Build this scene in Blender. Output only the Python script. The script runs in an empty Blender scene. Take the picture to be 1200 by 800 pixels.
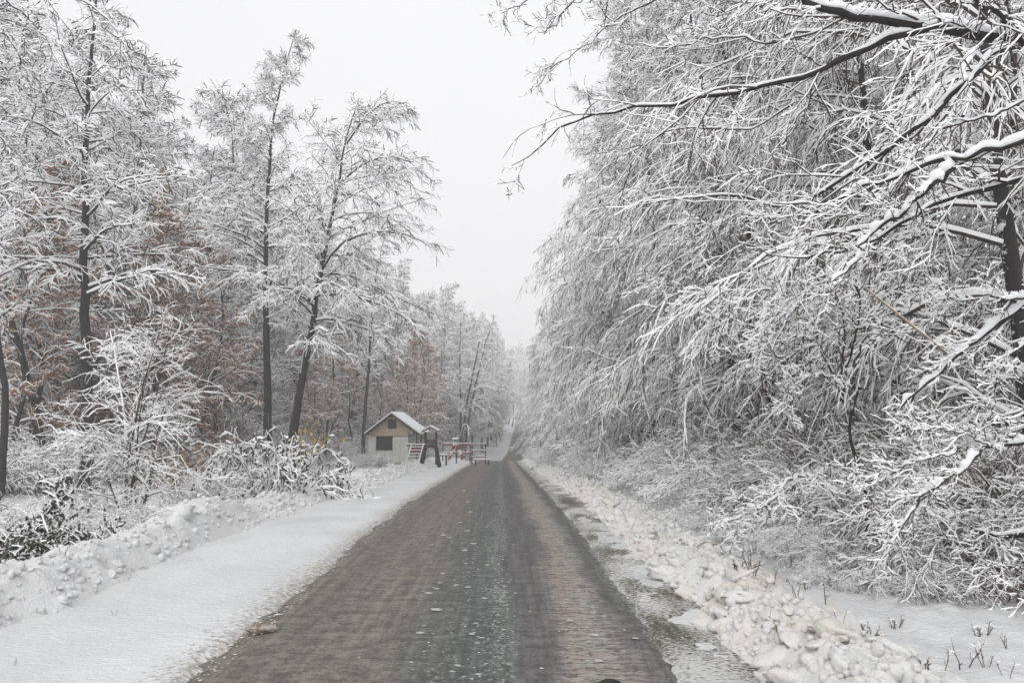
import bpy, math, random
import numpy as np
from mathutils import Vector, Matrix

# ------------------------------------------------------------------ camera, sky, sun, exposure
scene = bpy.context.scene
COL = scene.collection
F = 900.0                      # focal length in pixels of the 1200x800 photograph
CAMZ = 2.1
PITCH = math.atan(90.0 / F)    # horizon sits 90 px below the middle of the picture
cam_data = bpy.data.cameras.new('camera')
cam_data.sensor_width = 36.0
cam_data.lens = 36.0 * F / 1200.0
cam_data.clip_start = 0.1
cam_data.clip_end = 2000.0
cam = bpy.data.objects.new('camera', cam_data)
cam.location = (0, 0, CAMZ)
cam.rotation_euler = (math.pi / 2 + PITCH, 0, 0)
COL.objects.link(cam)
scene.camera = cam

SUN_EL, SUN_AZ = 38.0, 192.0
world = bpy.data.worlds.new('World')
scene.world = world
world.use_nodes = True
wn = world.node_tree
wn.nodes.clear()
w_out = wn.nodes.new('ShaderNodeOutputWorld')
sky = wn.nodes.new('ShaderNodeTexSky')
sky.sky_type = 'NISHITA'
sky.sun_disc = False
sky.sun_elevation = math.radians(SUN_EL)
sky.sun_rotation = math.radians(SUN_AZ)
bg_sky = wn.nodes.new('ShaderNodeBackground')
bg_sky.inputs['Strength'].default_value = 0.05
wn.links.new(sky.outputs[0], bg_sky.inputs['Color'])
tc = wn.nodes.new('ShaderNodeTexCoord')
sep = wn.nodes.new('ShaderNodeSeparateXYZ')
wn.links.new(tc.outputs['Generated'], sep.inputs[0])
ramp = wn.nodes.new('ShaderNodeValToRGB')       # closed cloud deck, a little brighter low down
ramp.color_ramp.elements[0].position = 0.0
ramp.color_ramp.elements[0].color = (0.85, 0.843, 0.845, 1)
ramp.color_ramp.elements[1].position = 0.75
ramp.color_ramp.elements[1].color = (0.82, 0.825, 0.855, 1)
wn.links.new(sep.outputs['Z'], ramp.inputs[0])
cn = wn.nodes.new('ShaderNodeTexNoise')
cn.inputs['Scale'].default_value = 1.6
cn.inputs['Detail'].default_value = 3
wn.links.new(tc.outputs['Generated'], cn.inputs['Vector'])
cmr = wn.nodes.new('ShaderNodeMapRange')
cmr.inputs[1].default_value = 0.3
cmr.inputs[2].default_value = 0.7
cmr.inputs[3].default_value = 0.97
cmr.inputs[4].default_value = 1.03
wn.links.new(cn.outputs[0], cmr.inputs[0])
mulc = wn.nodes.new('ShaderNodeVectorMath')
mulc.operation = 'SCALE'
wn.links.new(ramp.outputs[0], mulc.inputs[0])
wn.links.new(cmr.outputs[0], mulc.inputs['Scale'])
bg_cloud = wn.nodes.new('ShaderNodeBackground')
bg_cloud.inputs['Strength'].default_value = 1.0
wn.links.new(mulc.outputs[0], bg_cloud.inputs['Color'])
wmix = wn.nodes.new('ShaderNodeMixShader')
wmix.inputs[0].default_value = 0.97
wn.links.new(bg_sky.outputs[0], wmix.inputs[1])
wn.links.new(bg_cloud.outputs[0], wmix.inputs[2])
wn.links.new(wmix.outputs[0], w_out.inputs['Surface'])

sun_data = bpy.data.lights.new('sun', 'SUN')
sun_data.energy = 1.5
sun_data.angle = math.radians(50)
sun_data.color = (1.0, 0.985, 0.96)
sun = bpy.data.objects.new('sun', sun_data)
_el, _az = math.radians(SUN_EL), math.radians(SUN_AZ)
_sd = Vector((math.sin(_az) * math.cos(_el), math.cos(_az) * math.cos(_el), math.sin(_el)))
sun.rotation_euler = _sd.to_track_quat('Z', 'Y').to_euler()
COL.objects.link(sun)

scene.view_settings.view_transform = 'Standard'
scene.view_settings.look = 'None'
scene.view_settings.exposure = 0.22
scene.view_settings.gamma = 1.0
scene.cycles.volume_bounces = 2
scene.cycles.max_bounces = 10
scene.cycles.diffuse_bounces = 7

rnd = random.Random(7)

# ------------------------------------------------------------------ numeric helpers
def h2(ix, iy, s):
    n = (ix.astype(np.int64) * 374761393 + iy.astype(np.int64) * 668265263 + s * 1442695041) & 0xffffffff
    n = ((n ^ (n >> 13)) * 1274126177) & 0xffffffff
    n = ((n ^ (n >> 15)) * 2246822519) & 0xffffffff
    return ((n ^ (n >> 16)) & 0xffffff) / float(0xffffff)

def vnoise(x, y, s=0):
    ix, iy = np.floor(x), np.floor(y)
    fx, fy = x - ix, y - iy
    fx, fy = fx * fx * (3 - 2 * fx), fy * fy * (3 - 2 * fy)
    a, b = h2(ix, iy, s), h2(ix + 1, iy, s)
    c, d = h2(ix, iy + 1, s), h2(ix + 1, iy + 1, s)
    return (a * (1 - fx) + b * fx) * (1 - fy) + (c * (1 - fx) + d * fx) * fy

def fbm(x, y, s=0, o=4):
    r, amp, tot = 0, 1.0, 0
    for k in range(o):
        r = r + amp * (vnoise(x * 2 ** k, y * 2 ** k, s + k * 17) - 0.5)
        tot += amp
        amp *= 0.5
    return r / tot * 2      # about -1..1

def worley(x, y, s=0):
    ix, iy = np.floor(x), np.floor(y)
    best = np.full(np.shape(x), 9.0)
    val = np.zeros(np.shape(x))
    for dx in (-1, 0, 1):
        for dy in (-1, 0, 1):
            cx_, cy_ = ix + dx, iy + dy
            px, py = cx_ + h2(cx_, cy_, s), cy_ + h2(cx_, cy_, s + 5)
            d = np.hypot(px - x, py - y)
            v = h2(cx_, cy_, s + 9)
            m = d < best
            best = np.where(m, d, best)
            val = np.where(m, v, val)
    return best, val

def sm(x, a, b):
    t = np.clip((x - a) / (b - a), 0, 1)
    return t * t * (3 - 2 * t)

_py = np.arange(-60, 900, 1.0)
def _smooth(v, n):
    k = np.hanning(n + 2)[1:-1]
    k /= k.sum()
    return np.convolve(np.pad(v, n // 2, mode='edge'), k, mode='valid')[:len(v)]
_pz = _smooth(np.interp(_py, [-60, 14, 23, 35, 55, 85, 105, 125, 144, 190, 260, 600, 900],
                        [0, 0, -.18, -.6, -1.3, -2.5, -4.0, -4.9, -4.1, -2.0, -.9, 4, 9]), 9)
_pc = _smooth(np.interp(_py, [-60, 6, 14, 23, 35, 55, 85, 105, 125, 144, 190, 260, 900],
                        [-.5, -.58, -.65, -.8, -.95, -1.3, -1.55, -1.0, .3, 1.35, 2.1, 3.0, 8]), 9)
def prof(y): return np.interp(y, _py, _pz)
def cx(y): return np.interp(y, _py, _pc)

def ground_z(x, y):
    x = np.asarray(x, float); y = np.asarray(y, float)
    u = x - cx(y)
    z = prof(y)
    edgeL = -1.88 + 0.14 * fbm(y * 0.5, y * 0 + 3, 4) + 0.13 * fbm(u * 3, y * 3.5, 5) + 0.10 * fbm(x * 9, y * 9, 15)
    edgeR = 1.86 + 0.07 * fbm(y * 0.45, y * 0 + 8, 6) + 0.1 * fbm(u * 3, y * 3, 7) + 0.10 * fbm(x * 9, y * 9, 16)
    thL = sm(-u, -edgeL, -edgeL + 0.30)
    thR = sm(u, edgeR, edgeR + 0.35)
    z = z - 0.06 + 0.095 * thL + 0.075 * thR
    z = z + (thL + thR) * (0.016 * fbm(x * 2.2, y * 2.2, 11) + 0.012 * fbm(x * 9, y * 9, 12))
    out = sm(np.abs(u), 4.2, 6.5)
    z = z + out * (0.16 * fbm(x * 0.35, y * 0.35, 21) + 0.07 * fbm(x * 1.7, y * 1.7, 22, 5))
    near = sm(u, 2.9, 4.0)
    z = z + near * (0.05 + 0.07 * fbm(x * 2.5, y * 2.5, 23) + 0.05 * fbm(x * 7, y * 7, 24, 5))
    z = z - sm(-u, 4.6, 6.6) * 0.38 * (1 - sm(y, 40, 55)) + sm(-u, 4.6, 8) * 0.25 * sm(y, 44, 54) * (1 - sm(y, 70, 90))
    z = z + 7 * sm(-u, 20, 70) + np.clip(u - 6.5, 0, 60) * 0.16
    z = z + sm(y, 95, 150) * np.clip(-u - 2.4, 0, 14) * 0.24 * (1 - sm(y, 230, 300))
    return z

def P(px, py, d):
    """Point of the place seen at photograph pixel (px, py), d metres ahead."""
    cx_, cy_ = (px - 600) / F, (400 - py) / F
    dy = math.cos(PITCH) - cy_ * math.sin(PITCH)
    dz = math.sin(PITCH) + cy_ * math.cos(PITCH)
    k = d / dy
    return np.array([cx_ * k, d, CAMZ + dz * k])

# ------------------------------------------------------------------ materials
def new_mat(name):
    m = bpy.data.materials.new(name)
    m.use_nodes = True
    nt = m.node_tree
    b = nt.nodes['Principled BSDF']
    return m, nt, b

def N(nt, t, **kw):
    n = nt.nodes.new(t)
    for k, v in kw.items():
        if k in n.inputs: n.inputs[k].default_value = v
        else: setattr(n, k, v)
    return n

def simple_mat(name, c1, c2, scale=8.0, rough=0.8, bump=0.3, bscale=None, dist=0.01, spec=0.3, vec=None):
    m, nt, b = new_mat(name)
    t = N(nt, 'ShaderNodeTexCoord')
    mp = N(nt, 'ShaderNodeMapping')
    if vec: mp.inputs['Scale'].default_value = vec
    nt.links.new(t.outputs['Object'], mp.inputs[0])
    n = N(nt, 'ShaderNodeTexNoise', Scale=scale, Detail=5.0, Roughness=0.6)
    nt.links.new(mp.outputs[0], n.inputs['Vector'])
    r = N(nt, 'ShaderNodeValToRGB')
    r.color_ramp.elements[0].position = 0.35; r.color_ramp.elements[0].color = (*c1, 1)
    r.color_ramp.elements[1].position = 0.65; r.color_ramp.elements[1].color = (*c2, 1)
    nt.links.new(n.outputs[0], r.inputs[0])
    nt.links.new(r.outputs[0], b.inputs['Base Color'])
    b.inputs['Roughness'].default_value = rough
    b.inputs['Specular IOR Level'].default_value = spec
    if bump:
        n2 = N(nt, 'ShaderNodeTexNoise', Scale=bscale or scale * 3, Detail=4.0)
        nt.links.new(mp.outputs[0], n2.inputs['Vector'])
        bp = N(nt, 'ShaderNodeBump', Strength=bump, Distance=dist)
        nt.links.new(n2.outputs[0], bp.inputs['Height'])
        nt.links.new(bp.outputs[0], b.inputs['Normal'])
    return m

M_TWIGSNOW = simple_mat('twig_snow', (0.90, 0.905, 0.91), (0.95, 0.95, 0.955), 3, 0.85, 0, spec=0.2)
M_SNOW = simple_mat('snow', (0.80, 0.81, 0.83), (0.90, 0.905, 0.915), 3, 0.75, 0.6, 28, 0.02, spec=0.25)
M_BARK = simple_mat('bark', (0.014, 0.012, 0.011), (0.05, 0.043, 0.038), 14, 0.9, 0.8, 30, 0.02, vec=(1, 1, 0.25))
M_TWIGBARK = simple_mat('twig_bark', (0.035, 0.028, 0.024), (0.085, 0.068, 0.055), 5, 0.85, 0)
M_REDBARK = simple_mat('red_twig_bark', (0.05, 0.028, 0.022), (0.12, 0.065, 0.05), 5, 0.85, 0)
M_TANBARK = simple_mat('tan_bark', (0.22, 0.16, 0.10), (0.36, 0.28, 0.18), 9, 0.8, 0.3)
M_BROWNLEAF = simple_mat('brown_leaf', (0.25, 0.125, 0.075), (0.44, 0.26, 0.165), 2.0, 0.8, 0)
M_OCHRELEAF = simple_mat('ochre_leaf', (0.20, 0.12, 0.06), (0.38, 0.25, 0.13), 2.5, 0.8, 0)
M_GREENLEAF = simple_mat('dark_green_leaf', (0.018, 0.026, 0.013), (0.05, 0.062, 0.032), 4, 0.6, 0)
M_YELLOWLEAF = simple_mat('yellow_leaf', (0.35, 0.26, 0.07), (0.5, 0.38, 0.13), 4, 0.7, 0)
M_CHUNK = simple_mat('slush_chunk', (0.50, 0.50, 0.48), (0.72, 0.72, 0.70), 9, 0.6, 0.8, 40, 0.01)
M_WARMSNOW = simple_mat('cream_snow', (0.66, 0.60, 0.52), (0.80, 0.77, 0.71), 1.2, 0.75, 0.8, 30, 0.02)
M_PALESNOW = simple_mat('pale_lump_snow', (0.76, 0.76, 0.75), (0.84, 0.84, 0.835), 1.5, 0.75, 0.8, 30, 0.02)
M_DIRTSNOW = simple_mat('brown_stained_snow', (0.20, 0.13, 0.09), (0.70, 0.66, 0.60), 2.2, 0.8, 0.8, 30, 0.02)
M_DEADGRASS = simple_mat('dead_stalk', (0.04, 0.032, 0.025), (0.12, 0.09, 0.065), 20, 0.9, 0)
M_DARKWOOD = simple_mat('dark_wood', (0.018, 0.017, 0.018), (0.045, 0.04, 0.04), 6, 0.8, 0.2)
M_PLANK = simple_mat('pale_plank', (0.36, 0.28, 0.19), (0.50, 0.41, 0.29), 2.0, 0.7, 0.2, vec=(1, 1, 12))
M_WALLPANEL = simple_mat('weathered_panel', (0.50, 0.485, 0.44), (0.64, 0.625, 0.58), 1.5, 0.8, 0.2, vec=(6, 1, 1))
M_BLACK = simple_mat('dark_opening', (0.012, 0.013, 0.016), (0.03, 0.03, 0.035), 3, 0.4, 0)
M_RED = simple_mat('faded_red_paint', (0.17, 0.035, 0.04), (0.30, 0.08, 0.08), 5, 0.6, 0.1)
M_WHITEPAINT = simple_mat('white_paint', (0.68, 0.68, 0.68), (0.8, 0.8, 0.8), 5, 0.6, 0.1)
M_STONE = simple_mat('dark_stone', (0.012, 0.012, 0.013), (0.04, 0.04, 0.04), 20, 0.6, 0.4)

def trunk_mat():
    """Dark bark with wind-plastered snow speckle on the weather side."""
    m, nt, b = new_mat('trunk_bark')
    t = N(nt, 'ShaderNodeTexCoord')
    mp = N(nt, 'ShaderNodeMapping'); mp.inputs['Scale'].default_value = (1, 1, 0.35)
    nt.links.new(t.outputs['Object'], mp.inputs[0])
    n = N(nt, 'ShaderNodeTexNoise', Scale=9.0, Detail=6.0, Roughness=0.7)
    nt.links.new(mp.outputs[0], n.inputs['Vector'])
    r = N(nt, 'ShaderNodeValToRGB')
    r.color_ramp.elements[0].position = 0.3; r.color_ramp.elements[0].color = (0.007, 0.0065, 0.0065, 1)
    r.color_ramp.elements[1].position = 0.7; r.color_ramp.elements[1].color = (0.036, 0.031, 0.028, 1)
    nt.links.new(n.outputs[0], r.inputs[0])
    n2 = N(nt, 'ShaderNodeTexNoise', Scale=5.0, Detail=6.0, Roughness=0.75)
    nt.links.new(t.outputs['Object'], n2.inputs['Vector'])
    g = N(nt, 'ShaderNodeNewGeometry')
    dt = N(nt, 'ShaderNodeVectorMath', operation='DOT_PRODUCT')
    dt.inputs[1].default_value = (-0.75, 0.2, 0.6)
    nt.links.new(g.outputs['Normal'], dt.inputs[0])
    ad = N(nt, 'ShaderNodeMath', operation='MULTIPLY_ADD'); ad.inputs[1].default_value = 0.16
    nt.links.new(dt.outputs['Value'], ad.inputs[0])
    nt.links.new(n2.outputs[0], ad.inputs[2])
    r2 = N(nt, 'ShaderNodeValToRGB')
    r2.color_ramp.elements[0].position = 0.64; r2.color_ramp.elements[0].color = (0, 0, 0, 1)
    r2.color_ramp.elements[1].position = 0.70; r2.color_ramp.elements[1].color = (1, 1, 1, 1)
    nt.links.new(ad.outputs[0], r2.inputs[0])
    mx = N(nt, 'ShaderNodeMix', data_type='RGBA')
    nt.links.new(r2.outputs[0], mx.inputs[0])
    nt.links.new(r.outputs[0], mx.inputs[6]); mx.inputs[7].default_value = (0.75, 0.76, 0.78, 1)
    nt.links.new(mx.outputs[2], b.inputs['Base Color'])
    b.inputs['Roughness'].default_value = 0.9
    bp = N(nt, 'ShaderNodeBump', Strength=0.9, Distance=0.03)
    nt.links.new(n.outputs[0], bp.inputs['Height'])
    nt.links.new(bp.outputs[0], b.inputs['Normal'])
    return m
M_TRUNK = trunk_mat()

def ramp_set(r, stops):
    els = r.color_ramp.elements
    while len(els) > 1: els.remove(els[-1])
    els[0].position = stops[0][0]; els[0].color = (*stops[0][1], 1)
    for p_, c_ in stops[1:]:
        e = els.new(p_); e.color = (*c_, 1)

def uv_vec(nt, scale):
    uv = N(nt, 'ShaderNodeUVMap')
    mp = N(nt, 'ShaderNodeMapping'); mp.inputs['Scale'].default_value = scale
    nt.links.new(uv.outputs[0], mp.inputs[0])
    return mp

def road_mat():
    m, nt, b = new_mat('wet_road')
    L = nt.links.new
    uv = N(nt, 'ShaderNodeUVMap')
    s = N(nt, 'ShaderNodeSeparateXYZ'); L(uv.outputs[0], s.inputs[0])
    warp = N(nt, 'ShaderNodeTexNoise', Scale=1.0, Detail=4.0)
    L(uv_vec(nt, (1.2, 0.5, 1)).outputs[0], warp.inputs['Vector'])
    ws = N(nt, 'ShaderNodeMath', operation='MULTIPLY_ADD'); ws.inputs[1].default_value = 0.7
    L(warp.outputs[0], ws.inputs[0]); L(s.outputs[0], ws.inputs[2])
    mr = N(nt, 'ShaderNodeMapRange'); mr.inputs[1].default_value = -1.75; mr.inputs[2].default_value = 2.45
    L(ws.outputs[0], mr.inputs[0])           # 0..1 across the road
    def pos(u): return (u + 2.1) / 4.2
    lane = N(nt, 'ShaderNodeValToRGB')
    ramp_set(lane, [(pos(-2.0), (.13, .118, .098)), (pos(-1.5), (.095, .087, .075)), (pos(-1.0), (.117, .105, .09)),
                    (pos(-.5), (.108, .099, .085)), (pos(-.25), (.083, .085, .079)), (pos(.35), (.08, .086, .081)),
                    (pos(.57), (.088, .094, .088)), (pos(.62), (.086, .084, .082)), (pos(1.0), (.09, .085, .082)), (pos(1.2), (.140, .115, .096)),
                    (pos(1.45), (.135, .114, .098)), (pos(1.7), (.092, .089, .086)), (pos(2.0), (.09, .09, .086))])
    L(mr.outputs[0], lane.inputs[0])
    # fine mottling, stretched across the lane (washboard slush)
    n1 = N(nt, 'ShaderNodeTexNoise', Scale=1.0, Detail=6.0, Roughness=0.65)
    L(uv_vec(nt, (5.0, 5.5, 1)).outputs[0], n1.inputs['Vector'])
    n2 = N(nt, 'ShaderNodeTexNoise', Scale=1.0, Detail=5.0, Roughness=0.7)
    L(uv_vec(nt, (26.0, 22.0, 1)).outputs[0], n2.inputs['Vector'])
    av0 = N(nt, 'ShaderNodeMath', operation='ADD'); L(n1.outputs[0], av0.inputs[0]); L(n2.outputs[0], av0.inputs[1])
    st = N(nt, 'ShaderNodeTexNoise', Scale=1.0, Detail=4.0, Roughness=0.6)
    L(uv_vec(nt, (14.0, 0.45, 1)).outputs[0], st.inputs['Vector'])
    av1 = N(nt, 'ShaderNodeMath', operation='MULTIPLY_ADD'); av1.inputs[1].default_value = 0.55
    L(st.outputs[0], av1.inputs[0]); L(av0.outputs[0], av1.inputs[2])
    wv = N(nt, 'ShaderNodeTexWave', bands_direction='Y'); wv.inputs['Scale'].default_value = 2.2; wv.inputs['Distortion'].default_value = 9.0
    wv.inputs['Detail'].default_value = 3.0; wv.inputs['Detail Scale'].default_value = 2.5
    L(uv_vec(nt, (.8, 1.0, 1)).outputs[0], wv.inputs['Vector'])
    wm = N(nt, 'ShaderNodeValToRGB')
    ramp_set(wm, [(0.0, (.0, .0, .0)), (.15, (.12, .12, .12)), (.45, (.08, .08, .08)), (.5, (0, 0, 0)), (.72, (0, 0, 0)), (.8, (.55, .55, .55)), (.86, (.5, .5, .5)), (.92, (0, 0, 0))])
    L(mr.outputs[0], wm.inputs[0])
    wmul = N(nt, 'ShaderNodeMath', operation='MULTIPLY'); L(wv.outputs['Fac'], wmul.inputs[0]); L(wm.outputs[0], wmul.inputs[1])
    av2 = N(nt, 'ShaderNodeMath', operation='ADD'); L(av1.outputs[0], av2.inputs[0]); L(wmul.outputs[0], av2.inputs[1])
    fg = N(nt, 'ShaderNodeTexNoise', Scale=75.0, Detail=3.0, Roughness=0.7); L(uv.outputs[0], fg.inputs['Vector'])
    av3 = N(nt, 'ShaderNodeMath', operation='MULTIPLY_ADD'); av3.inputs[1].default_value = 0.9; L(fg.outputs[0], av3.inputs[0]); L(av2.outputs[0], av3.inputs[2]); av2 = av3
    av = N(nt, 'ShaderNodeMath', operation='SUBTRACT'); av.inputs[1].default_value = 0.75; L(av2.outputs[0], av.inputs[0])
    mr2 = N(nt, 'ShaderNodeMapRange'); mr2.inputs[1].default_value = 0.82; mr2.inputs[2].default_value = 1.26
    mr2.inputs[3].default_value = 0.66; mr2.inputs[4].default_value = 2.35
    L(av.outputs[0], mr2.inputs[0])
    mul = N(nt, 'ShaderNodeVectorMath', operation='SCALE')
    L(lane.outputs[0], mul.inputs[0]); L(mr2.outputs[0], mul.inputs['Scale'])
    # thin leftover snow: amount across the lane
    band = N(nt, 'ShaderNodeValToRGB')
    g = lambda v: (v, v, v)
    ramp_set(band, [(pos(-2.0), g(.12)), (pos(-1.85), g(.05)), (pos(-1.4), g(0)), (pos(-.5), g(.03)), (pos(-.1), g(.13)),
                    (pos(.2), g(.12)), (pos(.42), g(.19)), (pos(.55), g(.18)), (pos(.62), g(.0)), (pos(1.0), g(.02)),
                    (pos(1.2), g(.14)), (pos(1.5), g(.16)), (pos(1.7), g(.06)), (pos(1.88), g(.12)), (pos(2.0), g(.30))])
    L(mr.outputs[0], band.inputs[0])
    n3 = N(nt, 'ShaderNodeTexNoise', Scale=1.0, Detail=5.0, Roughness=0.72)
    L(uv_vec(nt, (13.0, 11.0, 1)).outputs[0], n3.inputs['Vector'])
    n4 = N(nt, 'ShaderNodeTexNoise', Scale=1.0, Detail=3.0)
    L(uv_vec(nt, (1.5, 0.6, 1)).outputs[0], n4.inputs['Vector'])
    n4s = N(nt, 'ShaderNodeMath', operation='MULTIPLY_ADD'); n4s.inputs[1].default_value = 0.25; n4s.inputs[2].default_value = -0.125
    L(n4.outputs[0], n4s.inputs[0])
    a1 = N(nt, 'ShaderNodeMath', operation='ADD'); L(n3.outputs[0], a1.inputs[0]); L(band.outputs[0], a1.inputs[1])
    a2 = N(nt, 'ShaderNodeMath', operation='ADD'); L(a1.outputs[0], a2.inputs[0]); L(n4s.outputs[0], a2.inputs[1])
    wadd = N(nt, 'ShaderNodeMath', operation='MULTIPLY_ADD'); wadd.inputs[1].default_value = 0.22; L(wmul.outputs[0], wadd.inputs[0]); L(a2.outputs[0], wadd.inputs[2]); a2 = wadd
    th = N(nt, 'ShaderNodeMapRange'); th.inputs[1].default_value = 0.68; th.inputs[2].default_value = 0.84
    L(a2.outputs[0], th.inputs[0])
    mx = N(nt, 'ShaderNodeMix', data_type='RGBA')
    L(th.outputs[0], mx.inputs[0]); L(mul.outputs[0], mx.inputs[6]); mx.inputs[7].default_value = (.36, .37, .35, 1)
    L(mx.outputs[2], b.inputs['Base Color'])
    ro = N(nt, 'ShaderNodeMapRange'); ro.inputs[3].default_value = 0.42; ro.inputs[4].default_value = 0.8
    L(mr2.outputs[0], ro.inputs[0])
    L(ro.outputs[0], b.inputs['Roughness'])
    b.inputs['Specular IOR Level'].default_value = 0.45
    hs = N(nt, 'ShaderNodeMath', operation='MULTIPLY_ADD'); hs.inputs[1].default_value = 0.8
    L(th.outputs[0], hs.inputs[0]); L(av.outputs[0], hs.inputs[2])
    bp = N(nt, 'ShaderNodeBump', Strength=0.6, Distance=0.015)
    L(hs.outputs[0], bp.inputs['Height']); L(bp.outputs[0], b.inputs['Normal'])
    return m

def verge_mat():
    m, nt, b = new_mat('slushy_verge')
    L = nt.links.new
    a = N(nt, 'ShaderNodeTexNoise', Scale=1.0, Detail=6.0, Roughness=0.7)
    L(uv_vec(nt, (20, 24, 1)).outputs[0], a.inputs['Vector'])
    c = N(nt, 'ShaderNodeTexNoise', Scale=1.0, Detail=2.0)
    L(uv_vec(nt, (1.5, .7, 1)).outputs[0], c.inputs['Vector'])
    ad = N(nt, 'ShaderNodeMath', operation='MULTIPLY_ADD'); ad.inputs[1].default_value = 0.6
    L(c.outputs[0], ad.inputs[0]); L(a.outputs[0], ad.inputs[2])
    r = N(nt, 'ShaderNodeValToRGB')
    ramp_set(r, [(.66, (.055, .06, .035)), (.74, (.15, .145, .105)), (.80, (.36, .35, .32)), (.90, (.66, .66, .64))])
    L(ad.outputs[0], r.inputs[0])
    L(r.outputs[0], b.inputs['Base Color'])
    b.inputs['Roughness'].default_value = 0.75
    bp = N(nt, 'ShaderNodeBump', Strength=1.0, Distance=0.03)
    L(ad.outputs[0], bp.inputs['Height']); L(bp.outputs[0], b.inputs['Normal'])
    return m

def ground_snow_mat():
    """Settled snow; uv = (distance from the road's middle, distance along it): grit near the wheels, specks of litter farther out."""
    m, nt, b = new_mat('ground_snow')
    L = nt.links.new
    uv = N(nt, 'ShaderNodeUVMap')
    s = N(nt, 'ShaderNodeSeparateXYZ'); L(uv.outputs[0], s.inputs[0])
    ab = N(nt, 'ShaderNodeMath', operation='ABSOLUTE'); L(s.outputs[0], ab.inputs[0])
    n1 = N(nt, 'ShaderNodeTexNoise', Scale=1.0, Detail=6.0, Roughness=0.7)
    L(uv_vec(nt, (13, 17, 1)).outputs[0], n1.inputs['Vector'])
    n2 = N(nt, 'ShaderNodeTexNoise', Scale=1.0, Detail=4.0)
    L(uv_vec(nt, (.7, .5, 1)).outputs[0], n2.inputs['Vector'])
    r = N(nt, 'ShaderNodeValToRGB')
    ramp_set(r, [(.3, (.60, .61, .61)), (.55, (.70, .708, .71)), (.8, (.78, .784, .79))])
    L(n2.outputs[0], r.inputs[0])
    # brown-grey slush at the wheel edge
    e = N(nt, 'ShaderNodeMath', operation='MULTIPLY_ADD'); e.inputs[1].default_value = -2.6
    L(n1.outputs[0], e.inputs[0]); L(ab.outputs[0], e.inputs[2])
    em = N(nt, 'ShaderNodeMapRange'); em.inputs[1].default_value = 0.58; em.inputs[2].default_value = 1.0
    L(e.outputs[0], em.inputs[0])
    mx = N(nt, 'ShaderNodeMix', data_type='RGBA')
    L(em.outputs[0], mx.inputs[0]); mx.inputs[6].default_value = (.33, .30, .24, 1); L(r.outputs[0], mx.inputs[7])
    # bits of dark litter and showing soil away from the road
    v = N(nt, 'ShaderNodeTexNoise', Scale=1.0, Detail=6.0, Roughness=0.8)
    L(uv_vec(nt, (9, 9, 1)).outputs[0], v.inputs['Vector'])
    far = N(nt, 'ShaderNodeMapRange'); far.inputs[1].default_value = 4.6; far.inputs[2].default_value = 6.5
    far.inputs[3].default_value = 0.0; far.inputs[4].default_value = 0.09
    L(ab.outputs[0], far.inputs[0])
    sub = N(nt, 'ShaderNodeMath', operation='ADD'); L(v.outputs[0], sub.inputs[0]); L(far.outputs[0], sub.inputs[1])
    vm = N(nt, 'ShaderNodeMapRange'); vm.inputs[1].default_value = 0.715; vm.inputs[2].default_value = 0.75
    L(sub.outputs[0], vm.inputs[0])
    mx2 = N(nt, 'ShaderNodeMix', data_type='RGBA')
    L(vm.outputs[0], mx2.inputs[0]); L(mx.outputs[2], mx2.inputs[6]); mx2.inputs[7].default_value = (.13, .11, .09, 1)
    L(mx2.outputs[2], b.inputs['Base Color'])
    b.inputs['Roughness'].default_value = 0.75
    n5 = N(nt, 'ShaderNodeTexNoise', Scale=1.0, Detail=5.0, Roughness=0.65)
    L(uv_vec(nt, (9, 13, 1)).outputs[0], n5.inputs['Vector'])
    bp = N(nt, 'ShaderNodeBump', Strength=1.0, Distance=0.05)
    L(n5.outputs[0], bp.inputs['Height']); L(bp.outputs[0], b.inputs['Normal'])
    return m

def bank_mat(name, white, stain, lo, hi):
    m, nt, b = new_mat(name)
    L = nt.links.new
    g = N(nt, 'ShaderNodeNewGeometry')
    n1 = N(nt, 'ShaderNodeTexNoise', Scale=1.5, Detail=6.0, Roughness=0.62)
    L(g.outputs['Position'], n1.inputs['Vector'])
    r = N(nt, 'ShaderNodeValToRGB')
    ramp_set(r, [(lo, white), (hi, stain)])
    L(n1.outputs[0], r.inputs[0]); L(r.outputs[0], b.inputs['Base Color'])
    b.inputs['Roughness'].default_value = 0.75
    n5 = N(nt, 'ShaderNodeTexNoise', Scale=22.0, Detail=6.0, Roughness=0.65)
    L(g.outputs['Position'], n5.inputs['Vector'])
    bp = N(nt, 'ShaderNodeBump', Strength=1.0, Distance=0.035)
    L(n5.outputs[0], bp.inputs['Height']); L(bp.outputs[0], b.inputs['Normal'])
    return m
M_RIDGE_CREAM = bank_mat('ridge_snow_cream', (.76, .757, .74), (.71, .65, .575), .47, .74)
M_RIDGE_WHITE = bank_mat('ridge_snow_white', (.76, .765, .765), (.66, .655, .64), .45, .8)

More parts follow.
